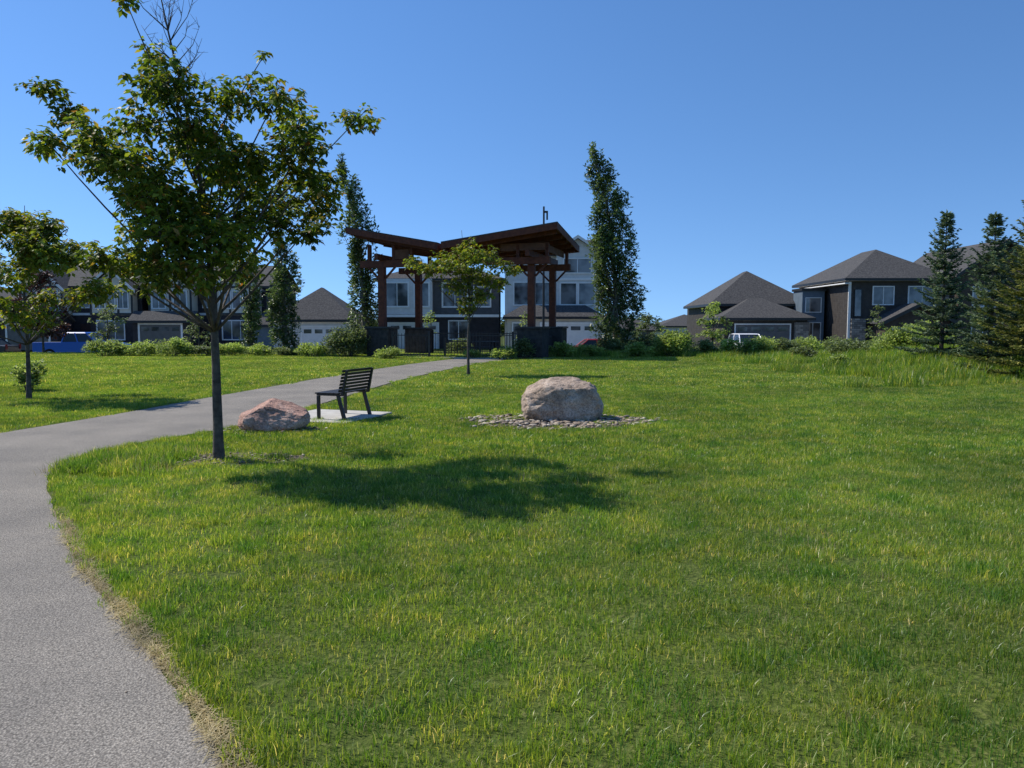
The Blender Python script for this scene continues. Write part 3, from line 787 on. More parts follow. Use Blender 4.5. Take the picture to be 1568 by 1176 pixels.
b.obj('rafters', M_wood, pv)
cols = [(-4.1,-2.6),(-4.1,2.3),(4.0,-2.4),(4.0,2.3)]
b = B()
for (x, y) in cols:
    b.box(x-.17, x+.17, y-.17, y+.17, 1.5, 4.7)
    for sx in (-1, 1):
        b.hexa([(x+sx*.17-.06, y-.06, 4.1),(x+sx*.17+.06, y-.06, 4.1),(x+sx*.17+.06, y+.06, 4.1),(x+sx*.17-.06, y+.06, 4.1)],
               [(x+sx*.75-.06, y-.06, 4.7),(x+sx*.75+.06, y-.06, 4.7),(x+sx*.75+.06, y+.06, 4.7),(x+sx*.75-.06, y+.06, 4.7)])
b.obj('columns', M_wood, pv)
b = B()
for y in (-2.6, 2.3):
    b.box(-5.3, -2.0, y-.16, y-.03, 4.70, 5.05); b.box(-5.3, -2.0, y+.03, y+.16, 4.70, 5.05)
    b.box(1.6, 5.0, y-.16, y-.03, 4.70, 5.05); b.box(1.6, 5.0, y+.03, y+.16, 4.70, 5.05)
for x in (-4.1, 4.0):
    b.box(x-.1, x+.1, -3.3, 3.2, 5.06, 5.36)
for x in (-4.8, -3.4, -2.4): 
    for y in (-2.6, 2.3):
        b.box(x-.08, x+.08, y-.10, y+.10, 5.055, 5.66 if x > -3 else 5.9)
for x in (2.2, 3.3, 4.8):
    for y in (-2.4, 2.3):
        b.box(x-.08, x+.08, y-.10, y+.10, 5.055, 5.62 if x < 3 else 5.72)
b.box(-2.0, 1.6, -.1, .1, 5.0, 5.3)
b.obj('beams', M_wood, pv)
b = B()
b.box(2.4, 4.9, -2.50, -2.42, 5.40, 5.75); b.box(4.6, 4.66, -2.3, 2.2, 5.40, 5.75); b.box(-3.3, -2.5, -2.72, -2.66, 5.1, 5.6)
b.obj('timber_panels', M_woodl, pv)
b = B()
b.box(-4.75, -3.5, -3.2, -2.0, -.2, 1.5); b.box(-4.75, -3.45, 1.7, 2.9, -.2, 1.45)
b.box(3.4, 4.7, -3.0, -1.6, -.2, 1.5); b.box(3.4, 4.7, 1.5, 2.9, -.2, 1.5); b.box(3.9, 4.2, -1.595, 1.495, -.2, 1.1)
b.obj('stone_piers', M_pier, pv, bevel=0.03)
b = B()
b.box(-4.82, -3.43, -3.27, -1.93, 1.503, 1.6); b.box(-4.82, -3.38, 1.63, 2.97, 1.453, 1.55); b.box(3.33, 4.77, -3.07, -1.53, 1.503, 1.6); b.box(3.33, 4.77, 1.43, 2.97, 1.503, 1.6)
b.obj('pier_caps', M_blk, pv)
b = B(); b.box(-5.2, 5.2, -3.9, 4.0, -.3, 0.03); b.obj('floor_slab', M_conc, pv)
fn = empty('iron_fence', (-2.2, 42, 0), math.radians(-16))
b = B()
def fence(x0, x1, y, h):
    n = int((x1-x0)/0.17)
    for k in range(n+1):
        x = x0+(x1-x0)*k/n
        b.box(x-.010, x+.010, y-.010, y+.010, 0.03, h)
    b.box(x0, x1, y-.02, y-.0115, h-.12, h-.08); b.box(x0, x1, y-.02, y-.0115, 0.15, 0.19)
    for x in (x0, x1): b.box(x-.045, x+.045, y-.045, y+.045, 0.03, h+.1)
fence(-3.35, -1.3, -3.0, 1.25); fence(0.9, 3.2, -3.0, 1.25); fence(-3.35, 3.3, 2.6, 1.3); fence(-1.2, 0.8, -1.0, 0.9)
b.obj('pickets', M_blk, fn)
pt = empty('picnic_table', (-1.6, 41.6, 0.03), math.radians(-16))
b = B()
b.box(-.9, .9, -.38, .38, .72, .77); b.box(-.9, .9, -.8, -.52, .42, .46); b.box(-.9, .9, .52, .8, .42, .46)
for x in (-.6, .6):
    b.box(x-.04, x+.04, -.75, .75, .36, .415)
    b.hexa([(x-.035,-.7,0),(x+.035,-.7,0),(x+.035,-.6,0),(x-.035,-.6,0)], [(x-.035,-.3,.715),(x+.035,-.3,.715),(x+.035,-.2,.715),(x-.035,-.2,.715)])
    b.hexa([(x-.035,.6,0),(x+.035,.6,0),(x+.035,.7,0),(x-.035,.7,0)], [(x-.035,.2,.715),(x+.035,.2,.715),(x+.035,.3,.715),(x-.035,.3,.715)])
b.obj('table_frame', M_slat, pt)
lp = empty('light_pole', (2.3, 56, hz(2.3, 56)))
b = B(); b.tube([(0,0,0),(0,0,6),(0,0,11)], [.1,.085,.07], 8); b.box(.072,.30,-.09,.09,10.55,10.68); b.box(.18,.30,-.09,.09,10.05,10.548); b.box(-.12,.12,-.12,.12,0,.3); b.obj('pole', M_blk, lp)

# ------------------------------------------------------------------ road, kerbs, driveways
def strip_sheet(name, x0, x1, y0, y1, dz, mat, n=2, nyy=2):
    b = B(); xx = np.linspace(x0, x1, n); yy = np.linspace(y0, y1, nyy)
    for i_ in range(n-1):
        for j_ in range(nyy-1):
            b.add([(xx[i_], yy[j_], hz(xx[i_], yy[j_])+dz), (xx[i_+1], yy[j_], hz(xx[i_+1], yy[j_])+dz), (xx[i_+1], yy[j_+1], hz(xx[i_+1], yy[j_+1])+dz), (xx[i_], yy[j_+1], hz(xx[i_], yy[j_+1])+dz)], [(0, 1, 2, 3)])
    return b.obj(name, mat)
strip_sheet('street_asphalt', -120, 120, 51.0, 58.2, 0.02, M_road)
b = B()
b.box(-120, 120, 50.8, 51.0, -1.0, -0.62); b.box(-120, 120, 58.2, 58.4, -1.0, -0.68)
b.obj('kerbs', M_conc)
for nm, x0, x1 in (('driveway', -37, -32), ('driveway', -27.5, -22.5), ('driveway', -18, -13.5), ('driveway', 1, 6), ('driveway', 17, 23), ('driveway', 29, 33)):
    strip_sheet(nm, x0, x1, 58.45, 63.5, 0.03, M_conc, 2, 12)

# ------------------------------------------------------------------ houses
M_navy = rough_mat('navy_siding', (0.026, 0.023, 0.026), (0.045, 0.04, 0.043), 3, 0.7, 0.5, stripes=('Z', 2.2))
M_slate = rough_mat('slate_siding', (0.085, 0.083, 0.085), (0.12, 0.117, 0.12), 3, 0.7, 0.5, stripes=('Z', 2.2))
M_blueg = rough_mat('bluegrey_panel', (0.10, 0.135, 0.17), (0.14, 0.18, 0.22), 2, 0.6, 0.1)
M_lgrey = rough_mat('light_grey_siding', (0.60, 0.58, 0.54), (0.70, 0.68, 0.64), 3, 0.7, 0.5, stripes=('X', 1.2))
M_cream = rough_mat('cream_panel', (0.68, 0.61, 0.48), (0.78, 0.71, 0.58), 3, 0.7, 0.2)
M_beige = rough_mat('beige_siding', (0.48, 0.43, 0.36), (0.58, 0.53, 0.45), 3, 0.7, 0.5, stripes=('Z', 2.2))
M_brown = rough_mat('brown_siding', (0.055, 0.040, 0.030), (0.09, 0.066, 0.050), 3, 0.7, 0.5, stripes=('Z', 2.2))
M_char = rough_mat('charcoal_siding', (0.042, 0.036, 0.032), (0.07, 0.061, 0.054), 3, 0.7, 0.5, stripes=('Z', 2.2))
M_white = rough_mat('white_trim', (0.74, 0.72, 0.68), (0.83, 0.81, 0.77), 3, 0.6, 0.05)
M_gdoor = rough_mat('garage_door', (0.12, 0.112, 0.105), (0.16, 0.15, 0.14), 3, 0.6, 0.6, stripes=('Z', 0.55))
M_gdoorl = rough_mat('garage_door_light', (0.66, 0.64, 0.60), (0.75, 0.73, 0.69), 3, 0.6, 0.6, stripes=('Z', 0.55))
def stone_mat():
    m, nt, out = nt_mat('ledge_stone')
    p = nt.nodes.new('ShaderNodeBsdfPrincipled'); p.inputs['Roughness'].default_value = .9
    tc = nt.nodes.new('ShaderNodeTexCoord'); mp = nt.nodes.new('ShaderNodeMapping'); mp.inputs['Rotation'].default_value = (math.radians(90), 0, 0)
    bk = nt.nodes.new('ShaderNodeTexBrick'); bk.inputs['Scale'].default_value = 1.0; bk.inputs['Brick Width'].default_value = .42; bk.inputs['Row Height'].default_value = .16
    bk.inputs['Mortar Size'].default_value = .012; bk.inputs['Color1'].default_value = (.42,.36,.29,1); bk.inputs['Color2'].default_value = (.16,.135,.115,1); bk.inputs['Mortar'].default_value = (.06,.055,.05,1)
    nt.links.new(tc.outputs['Object'], mp.inputs[0]); nt.links.new(mp.outputs[0], bk.inputs['Vector']); nt.links.new(bk.outputs['Color'], p.inputs['Base Color'])
    bp = nt.nodes.new('ShaderNodeBump'); bp.inputs['Strength'].default_value = .6; nt.links.new(bk.outputs['Fac'], bp.inputs['Height']); bp.invert = True
    nt.links.new(bp.outputs[0], p.inputs['Normal']); nt.links.new(p.outputs[0], out.inputs[0]); return m
M_stone = stone_mat()
M_door = rough_mat('front_door', (0.03, 0.02, 0.02), (0.06, 0.03, 0.025), 3, 0.5, 0.05)
def glass_mat():
    m, nt, out = nt_mat('window_glass')
    p = nt.nodes.new('ShaderNodeBsdfPrincipled'); p.inputs['Roughness'].default_value = 0.06; p.inputs['Specular IOR Level'].default_value = 0.8
    tc = nt.nodes.new('ShaderNodeTexCoord'); n = nt.nodes.new('ShaderNodeTexNoise'); n.inputs['Scale'].default_value = 0.8
    nt.links.new(tc.outputs['Object'], n.inputs['Vector'])
    r = ramp(nt, [(0.4, (0.03, 0.035, 0.04)), (0.6, (0.20, 0.20, 0.20))]); nt.links.new(n.outputs[0], r.inputs[0])
    nt.links.new(r.outputs[0], p.inputs['Base Color'])
    nt.links.new(p.outputs[0], out.inputs[0]); return m
M_glass = glass_mat()

class House:
    def __init__(s, name, x, y, walls, roofm=M_shing, rot=0):
        s.root = empty(name, (x, y, hz(x, y)-0.05), rot)
        s.w = B(); s.r = B(); s.t = B(); s.g = B(); s.d = B(); s.walls = walls; s.roofm = roofm
    def body(s, x0, x1, y0, y1, z0, z1, mi=0): s.w.box(x0, x1, y0, y1, z0, z1, mi)
    def win(s, x, z, w, h, y, mull=1, trim=0.10, dark=0):
        s.g.box(x+.002, x+w-.002, y-.02, y-.004, z+.002, z+h-.002)
        t = trim
        s.t.box(x-t, x, y-.07, y-.003, z-t, z+h+t, dark); s.t.box(x+w, x+w+t, y-.07, y-.003, z-t, z+h+t, dark)
        s.t.box(x, x+w, y-.07, y-.003, z+h, z+h+t, dark); s.t.box(x, x+w, y-.07, y-.003, z-t, z, dark)
        for k in range(1, mull+1):
            xm = x+w*k/(mull+1); s.t.box(xm-.03, xm+.03, y-.05, y-.021, z, z+h, dark)
    def garage(s, x, w, h, y, light=False, trim=0.12, dark=0):
        s.d.box(x, x+w, y-.05, y-.003, 0.05, h, 1 if light else 0)
        s.t.box(x-trim, x, y-.08, y-.003, 0, h+trim, dark); s.t.box(x+w, x+w+trim, y-.08, y-.003, 0, h+trim, dark); s.t.box(x, x+w, y-.08, y-.003, h, h+trim, dark)
        for k in range(4):
            s.g.box(x+w*(k+.15)/4, x+w*(k+.85)/4, y-.06, y-.052, h-.5, h-.18)
    def door(s, x, w, h, y):
        s.d.box(x, x+w, y-.05, y-.003, 0.15, h, 2)
    def hip(s, x0, x1, y0, y1, z0, zr, oh=0.45):
        x0 -= oh; x1 += oh; y0 -= oh; y1 += oh
        dx, dy = x1-x0, y1-y0; q = min(dx, dy)/2
        if dx >= dy: r0, r1 = (x0+q, (y0+y1)/2, zr), (x1-q, (y0+y1)/2, zr)
        else: r0, r1 = ((x0+x1)/2, y0+q, zr), ((x0+x1)/2, y1-q, zr)
        v = [(x0,y0,z0),(x1,y0,z0),(x1,y1,z0),(x0,y1,z0),r0,r1]
        if dx >= dy: f = [(0,1,5,4),(1,2,5),(2,3,4,5),(3,0,4)]
        else: f = [(0,1,4),(1,2,5,4),(2,3,5),(3,0,4,5)]
        s.r.add(v, f+[(0,3,2,1)])
        s.fas(x0, x1, y0, y1, z0)
    def fas(s, x0, x1, y0, y1, z0):
        s.t.box(x0, x1, y0, y0+.04, z0-.2, z0-.003, 1); s.t.box(x0, x0+.04, y0+.045, y1, z0-.2, z0-.003, 1); s.t.box(x1-.04, x1, y0+.045, y1, z0-.2, z0-.003, 1)
        s.t.box(x0+.045, x1-.045, y0+.045, y1, z0-.2, z0-.17, 0)
    def gable_front(s, x0, x1, y0, y1, z0, zr, oh=0.4, wm=0, tim=False, dark=0):
        xm = (x0+x1)/2
        s.w.hexa([(x0,y0,z0),(x1,y0,z0),(xm,y0,zr-.15)], [(x0,y1,z0),(x1,y1,z0),(xm,y1,zr-.15)], wm)
        sl = (zr-z0)/(xm-x0); e = oh
        for sg in (-1, 1):
            xe = xm+sg*(xm-x0+e); ze = z0-sl*e
            a_ = [(xe,y0-e,ze),(xm,y0-e,zr),(xm,y1+.2,zr),(xe,y1+.2,ze)]
            s.r.hexa([(p[0],p[1],p[2]) for p in a_], [(p[0],p[1],p[2]+.12) for p in a_])
            s.t.hexa([(xe,y0-e-.05,ze-.12),(xm,y0-e-.05,zr-.12),(xm,y0-e-.004,zr-.12),(xe,y0-e-.004,ze-.12)], [(xe,y0-e-.05,ze+.14),(xm,y0-e-.05,zr+.14),(xm,y0-e-.004,zr+.14),(xe,y0-e-.004,ze+.14)], dark)
        if tim:
            s.t.box(x0+.1, x1-.1, y0-.06, y0-.003, z0-.05, z0+.12, 1)
            for q in (-.5, 0, .5):
                xx = xm+q*(xm-x0)*0.9; s.t.box(xx-.08, xx+.08, y0-.05, y0-.003, z0+.125, z0+(zr-z0)*(1-abs(q)*.9)-.45, 1)
    def timber(s, x0, x1, y, z0, z1, n=5):
        s.t.box(x0, x1, y-.055, y-.003, z0, z0+.16, 1)
        for k in range(n):
            xx = x0+.08+(x1-x0-.16)*k/(n-1); s.t.box(xx-.08, xx+.08, y-.05, y-.003, z0+.163, z1, 1)
    def gable_side(s, x0, x1, y0, y1, z0, zr, oh=0.4, wm=0):
        ym = (y0+y1)/2
        s.w.hexa([(x0,y0,z0),(x0,ym,zr-.15),(x0,y1,z0)], [(x1,y0,z0),(x1,ym,zr-.15),(x1,y1,z0)], wm)
        sl = (zr-z0)/(ym-y0)
        for sg in (-1, 1):
            ye = ym+sg*(ym-y0+oh); ze = z0-sl*oh
            a_ = [(x0-oh,ye,ze),(x1+oh,ye,ze),(x1+oh,ym,zr),(x0-oh,ym,zr)]
            s.r.hexa(a_, [(p[0],p[1],p[2]+.12) for p in a_])
        s.t.box(x0-oh, x1+oh, y0-oh-.05, y0-oh-.004, z0-sl*oh-.08, z0-sl*oh+.1, 1)
    def done(s):
        s.w.obj('walls', s.walls, s.root)
        if s.r.f: s.r.obj('roof', s.roofm, s.root)
        if s.t.f: s.t.obj('trim', [M_white, M_blk], s.root)
        if s.g.f: s.g.obj('windows', M_glass, s.root)
        if s.d.f: s.d.obj('doors', [M_gdoor, M_gdoorl, M_door], s.root)

for hx, ww in ((-41.5, 10.2), (-30.8, 10.0)):
    h = House('tudor_townhouse', hx, 65, [M_navy, M_cream])
    h.body(0, ww, 0, 9, 0, 5.4)
    h.gable_side(0, ww, 0, 9, 5.4, 7.3)
    h.body(0.6, 4.2, -1.2, -.003, 0, 2.9); h.body(0.6, 4.2, -1.2, -.003, 2.905, 5.2, 1); h.gable_front(0.6, 4.2, -1.2, 2.0, 5.2, 6.9, tim=True, wm=1, dark=0)
    h.timber(0.6, 4.2, -1.2, 2.92, 5.1, 3)
    h.body(ww-4.0, ww-.4, -0.8, -.003, 0, 2.9); h.body(ww-4.0, ww-.4, -0.8, -.003, 2.905, 5.2, 1); h.gable_front(ww-4.0, ww-.4, -0.8, 2.0, 5.2, 6.8, tim=True, wm=1, dark=0)
    h.timber(ww-4.0, ww-.4, -0.8, 2.92, 5.1, 4)
    h.body(0.2, 4.8, -3.2, -1.21, 0, 2.5); h.gable_side(0.2, 4.8, -3.2, -1.3, 2.5, 3.1, 0.3)
    h.garage(0.8, 3.3, 2.1, -3.2, False, 0.15)
    h.win(0.98, 3.5, 1.0, 1.35, -1.22, 1, .12); h.win(2.75, 3.5, 1.0, 1.35, -1.22, 1, .12)
    h.win(ww-3.55, 3.5, .8, 1.35, -.82, 1, .10); h.win(ww-2.5, 3.5, .6, 1.35, -.82, 0, .10); h.win(ww-1.6, 3.5, .8, 1.35, -.82, 1, .10); h.win(ww-3.4, 0.9, 2.2, 1.5, -.8, 2)
    h.win(4.7, 3.6, 1.0, 1.3, 0, 0)
    h.t.box(4.3, ww-4.05, -.06, -.003, 2.9, 3.1)
    h.door(4.9, 1.0, 2.2, 0)
    h.done()
h = House('bungalow_garage_house', -19.0, 61, [M_blueg, M_lgrey])
h.body(0, 6.2, 0, 7, 0, 2.75, 1); h.hip(0, 6.2, 0, 7, 2.8, 5.5)
h.body(-2.5, -.003, 0.6, 6, 0, 2.4, 0); h.hip(-2.5, 0, .6, 6, 2.4, 3.4, 0.25)
h.garage(2.3, 3.5, 2.2, 0, True); h.win(0.5, 1.1, 1.1, 1.1, 0)
h.done()
h = House('slate_house', -11.4, 66, [M_slate, M_lgrey, M_navy])
h.body(0, 10.3, 0, 9, 2.95, 6.0, 0); h.body(0, 10.3, 0, 9, 0, 2.945, 2); h.hip(0, 10.3, 0, 9, 6.05, 7.9)
h.body(0.5, 4.6, -0.8, -.003, 3.0, 6.0, 1); h.win(0.75, 3.7, 1.8, 1.9, -.8, 1, .14); h.win(3.2, 3.7, 1.1, 1.9, -.8, 0, .14)
h.win(5.5, 3.7, 2.0, 1.9, 0, 1, .14); h.win(8.2, 3.7, 1.3, 1.6, 0, 0, .12)
h.t.box(0.0, 10.3, -.88, -.803, 2.75, 2.97); h.garage(0.8, 4.2, 2.2, 0, True); h.win(6.0, .9, 1.6, 1.5, 0)
h.done()
h = House('light_grey_house', -0.6, 64.5, [M_lgrey, M_beige, M_navy])
h.body(0, 7.9, 0, 10, 0, 8.0, 0); h.gable_side(0, 7.9, 0, 10, 8.0, 9.6, 0.4)
h.body(4.3, 7.7, -0.9, -.003, 3.2, 8.2, 0); h.gable_front(4.3, 7.7, -.9, 3, 8.2, 9.3, 0.35)
h.t.box(4.3, 7.7, -.98, -.903, 5.75, 5.95); h.t.box(4.3, 7.7, -.98, -.903, 3.2, 3.4)
h.win(4.65, 3.8, 1.25, 1.7, -.9, 0, .12); h.win(6.15, 3.8, 1.25, 1.7, -.9, 0, .12); h.win(0.8, 3.8, 1.5, 1.8, 0, 0, .12); h.win(2.6, 3.8, 1.2, 1.8, 0, 0, .12); h.win(4.9, 6.4, 2.2, 1.1, -.9, 1, .1)
h.body(0.2, 7.9, -2.5, -.91, 0, 2.7, 1); h.hip(0.2, 7.9, -2.5, 0.0, 2.75, 3.7, .35)
h.garage(3.0, 4.4, 2.15, -2.5, True, .15); h.win(.7, .9, 1.4, 1.3, -2.5)
h.done()
h = House('hip_roof_bungalow', 16.6, 62, [M_char, M_stone, M_blueg, M_navy])
h.body(0.3, 8.0, 2.2, 12, 0, 4.0, 0); h.hip(0.3, 8.0, 2.2, 11, 4.0, 7.0, .5)
h.body(0.3, 6.9, -1.0, 2.195, 0, 2.75, 0); h.hip(0.3, 6.9, -1.0, 4.6, 2.8, 4.45, .5)
h.garage(1.2, 4.3, 2.25, -1.0, False, .1, 0)
h.body(5.85, 6.95, -1.25, -1.003, 0, 2.45, 1)
h.body(6.91, 8.7, 0.2, 2.19, 0, 5.0, 2); h.t.box(6.8, 8.85, 0.05, 2.3, 5.003, 5.2, 1)
h.win(7.2, 3.3, 1.2, 1.1, .2, 0, .06); h.win(7.2, 0.8, 1.2, 1.6, .2, 1, .06)
h.body(8.71, 10.8, 1.2, 9, 0, 4.9, 3); h.t.box(8.6, 11.1, 0.6, 9.1, 4.903, 5.1, 1); h.win(9.0, 2.9, .7, 1.5, 1.2, 0, .08); h.door(9.9, .8, 2.3, 1.2)
h.done()
h = House('two_storey_house', 25.6, 58.5, [M_brown, M_char, M_stone, M_lgrey])
h.body(0, 7.5, 0, 10, 0, 6.0, 1); h.hip(0, 7.5, 0, 10, 6.05, 8.6, .5)
h.body(7.51, 14, -1.5, 10, 0, 6.4, 0); h.gable_front(7.51, 14, -1.5, 9, 6.4, 8.7, .5, dark=1)
h.win(1.9, 4.1, 1.5, 1.3, 0, 1, .08); h.win(0.5, 3.2, .5, 2.0, 0, 0, .05, 1); h.win(4.6, 3.9, 2.0, 1.5, 0, 1, .08)
h.win(8.6, 3.9, 1.6, 1.4, -1.5, 1, .08); h.win(11.3, 3.9, 1.6, 1.4, -1.5, 1, .08); h.win(8.6, .9, 1.6, 1.5, -1.5, 1, .08)
h.body(1.8, 6.6, -2.2, -.003, 0, 2.8, 0); h.gable_front(1.8, 6.6, -2.2, -.003, 2.8, 4.0, .4, 0, dark=1)
h.garage(2.4, 3.6, 2.2, -2.2, False, .12, 0)
h.body(.2, 1.3, -.25, -.003, 0, 3.0, 2); h.t.box(-.02, .18, -.08, -.003, 0, 5.8); h.t.box(-.5, 0.0, -.5, 10, 5.62, 5.70)
h.body(6.7, 7.4, -.5, -.003, 0, 5.9, 2)
h.done()
for (x, y, w, hh, m) in ((14, 112, 8, 2.6, M_lgrey), (23, 118, 9, 3.2, M_lgrey), (31.5, 124, 10, 3.8, M_beige), (42, 120, 9, 3.6, M_lgrey), (64, 110, 10, 6, M_beige), (-75, 90, 12, 6, M_lgrey), (-60, 90, 12, 6, M_slate), (52, 62, 12, 6, M_slate), (-56, 66, 11, 5.6, M_navy)):
    h = House('suburban_house', x, y, [m]); h.body(0, w, 0, 9, -1, hh-1.2); h.hip(0, w, 0, 9, hh-1.15, hh+.7); h.win(1, .3, 1.6, 1.0, 0); h.win(w-3, .3, 1.6, 1.0, 0); h.done()
sets = []
for k in range(210):
    x = random.uniform(-240, 240); y = random.uniform(130, 200)
    r = random.uniform(1.8, 3.4); g, _ = clump_leaves(np.array((x, y, r*0.55)), (r*1.5, r, r*0.7), 110, 0.9, 0.2, 4); sets.append(g)
leaves_obj('distant_treeline', sets, M_far, None)

# ------------------------------------------------------------------ vehicles
def paint(name, c, met=0.2, coat=0.4):
    m, nt, out = nt_mat(name)
    p = nt.nodes.new('ShaderNodeBsdfPrincipled'); p.inputs['Base Color'].default_value = (*c, 1); p.inputs['Metallic'].default_value = met
    p.inputs['Roughness'].default_value = 0.35; p.inputs['Coat Weight'].default_value = coat; p.inputs['Coat Roughness'].default_value = 0.05
    n = nt.nodes.new('ShaderNodeTexNoise'); n.inputs['Scale'].default_value = 3
    mr = nt.nodes.new('ShaderNodeMapRange'); mr.inputs[3].default_value = 0.28; mr.inputs[4].default_value = 0.42
    nt.links.new(n.outputs[0], mr.inputs[0]); nt.links.new(mr.outputs[0], p.inputs['Roughness'])
    nt.links.new(p.outputs[0], out.inputs[0]); return m
M_tire = rough_mat('tyre', (0.01, 0.01, 0.01), (0.02, 0.02, 0.02), 20, 0.9, 0.2)
M_rim = rough_mat('rim', (0.4, 0.4, 0.4), (0.5, 0.5, 0.5), 10, 0.3, 0.0, metallic=0.9)
M_cargl = paint('car_glass', (0.012, 0.015, 0.018), 0)
M_lamp = paint('headlamp', (0.7, 0.72, 0.75), 0.1); M_tail = paint('tail_lamp', (0.35, 0.01, 0.01), 0)
def vehicle(name, x, y, z, rot, col, body, cab_b, cab_t, W, wheels, wr, extra=None):
    root = empty(name, (x, y, z), rot); h = W/2
    b = B()
    b.hexa([(p[0], -h, p[1]) for p in body][::-1], [(p[0], h, p[1]) for p in body][::-1])
    b.obj('body', col, root, bevel=0.06)
    xb0, xb1, zb = cab_b; xt0, xt1, zt = cab_t; ht = h-0.22; hb = h-0.05
    b = B(); b.hexa([(xb0,-hb,zb-.02),(xb1,-hb,zb-.02),(xb1,hb,zb-.02),(xb0,hb,zb-.02)], [(xt0,-ht,zt),(xt1,-ht,zt),(xt1,ht,zt),(xt0,ht,zt)])
    b.obj('windows', M_cargl, root)
    b = B(); b.hexa([(xt0-.05,-ht-.03,zt+.003),(xt1+.05,-ht-.03,zt+.003),(xt1+.05,ht+.03,zt+.003),(xt0-.05,ht+.03,zt+.003)], [(xt0+.1,-ht+.06,zt+.07),(xt1-.15,-ht+.06,zt+.07),(xt1-.15,ht-.06,zt+.07),(xt0+.1,ht-.06,zt+.07)])
    for s in (-1, 1):
        for (a_, c_) in ((xb0, xt0), (xb1, xt1), ((xb0+xb1)/2-.05, (xt0+xt1)/2-.05)):
            b.tube([(a_, s*(hb+.0), zb-.03), (c_, s*(ht+.01), zt+.02)], [.05, .04], 6)
    b.obj('roof_and_pillars', col, root)
    b = B()
    for wx in wheels:
        for s in (-1, 1):
            b.tube([(wx, s*(h-.24), wr), (wx, s*(h+.015), wr)], [wr, wr], 24, 0)
            b.tube([(wx, s*(h+.016), wr), (wx, s*(h+.03), wr)], [wr*.62, wr*.55], 16, 1)
    b.obj('wheels', [M_tire, M_rim], root)
    f = max(p[0] for p in body); r = min(p[0] for p in body)
    b = B()
    for s in (-1, 1):
        b.box(f-.06, f+.02, s*(h-.28)-.2, s*(h-.28)+.2, .72, .92, 0); b.box(r-.02, r+.05, s*(h-.14)-.09, s*(h-.14)+.09, .7, 1.05, 1)
        b.box(cab_b[1]-.45, cab_b[1]-.25, s*(h+.1)-.09, s*(h+.1)+.09, zb+.02, zb+.2, 2)
    b.box(f-.05, f+.025, -h*.5, h*.5, .58, .92, 2); b.box(f-.08, f+.05, -h*.95, h*.95, .36, .52, 2); b.box(r-.05, r+.08, -h*.95, h*.95, .38, .54, 2)
    b.box(f+.03, f+.045, -.25, .25, .42, .54, 0)
    b.obj('lamps_and_grille', [M_lamp, M_tail, M_blk], root)
    return root
pk = vehicle('pickup_truck', -29.3, 52.3, hz(-29.3, 52.3)+.02, 0, paint('blue_paint', (0.012, 0.11, 0.52), 0, 0.15),
        [(-2.9,.55),(-2.9,1.27),(-.95,1.27),(-.9,1.30),(1.25,1.30),(2.55,1.2),(2.85,1.05),(2.88,.5),(2.3,.42),(-2.3,.46)], (-.95, 1.35, 1.29), (-.75, .62, 1.88), 1.98, (-1.75, 1.85), .42)
b = B()
b.box(-2.82, -1.02, -.85, .85, 1.275, 1.29); b.obj('bed_liner', M_blk, pk)
vehicle('suv_car', 18.0, 58.6, -0.72, math.radians(-90), paint('white_paint', (0.75, 0.76, 0.78), 0),
        [(-2.3,.4),(-2.35,1.05),(-2.2,1.15),(1.2,1.15),(2.2,1.0),(2.38,.8),(2.38,.4),(1.9,.32),(-1.9,.32)], (-2.2, 1.25, 1.13), (-1.9, .45, 1.72), 1.9, (-1.4, 1.45), .36)
vehicle('sedan_car', 6.1, 52.8, -0.73, math.radians(4), paint('red_paint', (0.35, 0.02, 0.02)),
        [(-2.2,.4),(-2.25,.95),(-1.5,1.0),(1.0,.98),(2.1,.85),(2.25,.7),(2.25,.38),(1.8,.28),(-1.8,.28)], (-1.6, 1.1, .97), (-.95, .25, 1.42), 1.8, (-1.35, 1.4), .33)
vehicle('sedan_car', -38.5, 55.6, -0.73, math.radians(180), paint('dark_paint', (0.02, 0.02, 0.025)),
        [(-2.2,.4),(-2.25,.95),(-1.5,1.0),(1.0,.98),(2.1,.85),(2.25,.7),(2.25,.38),(1.8,.28),(-1.8,.28)], (-1.6, 1.1, .97), (-.95, .25, 1.42), 1.8, (-1.35, 1.4), .33)

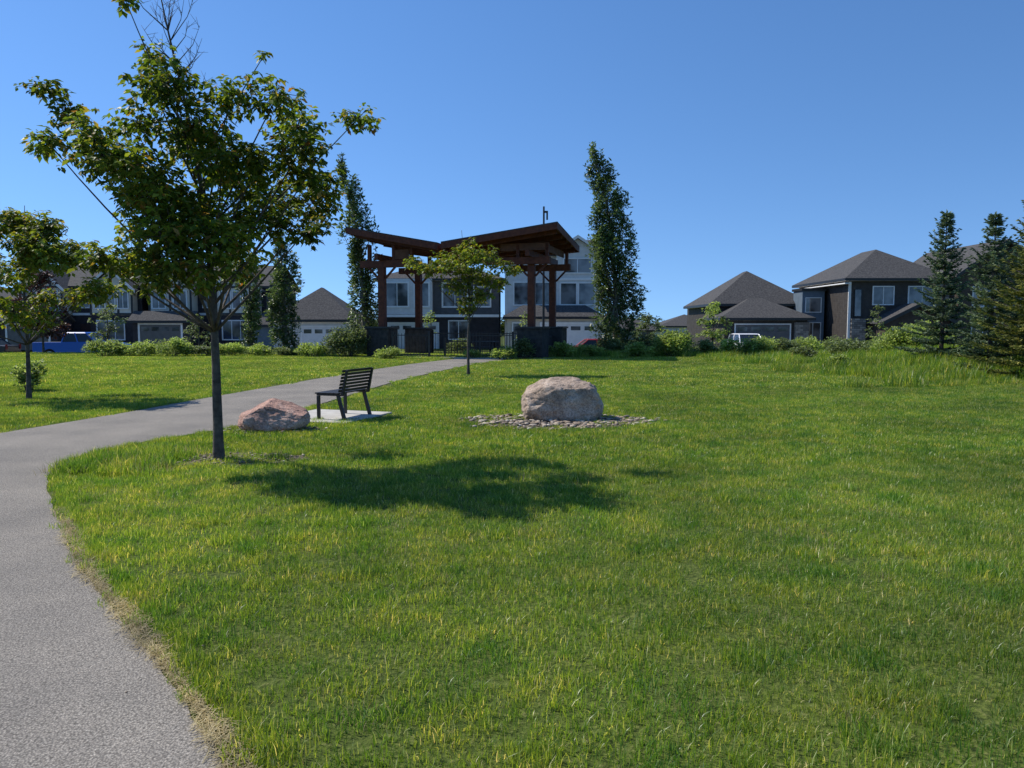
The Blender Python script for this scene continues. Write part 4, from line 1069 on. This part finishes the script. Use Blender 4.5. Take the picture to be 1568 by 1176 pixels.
# ------------------------------------------------------------------ light, sky, camera
sd = Vector((2.85, -1.30, -3.47)).normalized()
sun = bpy.data.lights.new('sun', 'SUN'); sun.energy = 5.0; sun.angle = math.radians(0.53); sun.color = (1.0, 0.95, 0.86)
so = bpy.data.objects.new('sun', sun); so.rotation_euler = sd.to_track_quat('-Z', 'Y').to_euler(); so.location = (-20, 10, 30); sc.collection.objects.link(so)
w = bpy.data.worlds.new('World'); sc.world = w; w.use_nodes = True
nt = w.node_tree; nt.nodes.clear()
sky = nt.nodes.new('ShaderNodeTexSky'); sky.sky_type = 'NISHITA'; sky.sun_disc = False
sky.sun_elevation = math.asin(-sd.z); sky.sun_rotation = math.atan2(-sd.x, -sd.y)
sky.altitude = 700; sky.air_density = 1.0; sky.dust_density = 0.1; sky.ozone_density = 3.2
tc = nt.nodes.new('ShaderNodeTexCoord')
ad = nt.nodes.new('ShaderNodeVectorMath'); ad.operation = 'ADD'; ad.inputs[1].default_value = (0, 0, 0.15)
no = nt.nodes.new('ShaderNodeVectorMath'); no.operation = 'NORMALIZE'
nt.links.new(tc.outputs['Generated'], ad.inputs[0]); nt.links.new(ad.outputs[0], no.inputs[0]); nt.links.new(no.outputs[0], sky.inputs['Vector'])
hs = nt.nodes.new('ShaderNodeHueSaturation'); hs.inputs['Saturation'].default_value = 1.18; hs.inputs['Value'].default_value = 1.15; hs.inputs['Hue'].default_value = 0.503
nt.links.new(sky.outputs[0], hs.inputs['Color'])
bg = nt.nodes.new('ShaderNodeBackground'); bg.inputs['Strength'].default_value = 0.15
wo = nt.nodes.new('ShaderNodeOutputWorld')
nt.links.new(hs.outputs[0], bg.inputs[0]); nt.links.new(bg.outputs[0], wo.inputs[0])
cam = bpy.data.cameras.new('camera'); cam.lens = 26.86; cam.sensor_width = 36; cam.clip_end = 6000; cam.clip_start = 0.05
co = bpy.data.objects.new('camera', cam); co.location = (0, 0, 1.6); co.rotation_euler = (math.radians(90-4.30), 0, 0)
sc.collection.objects.link(co); sc.camera = co
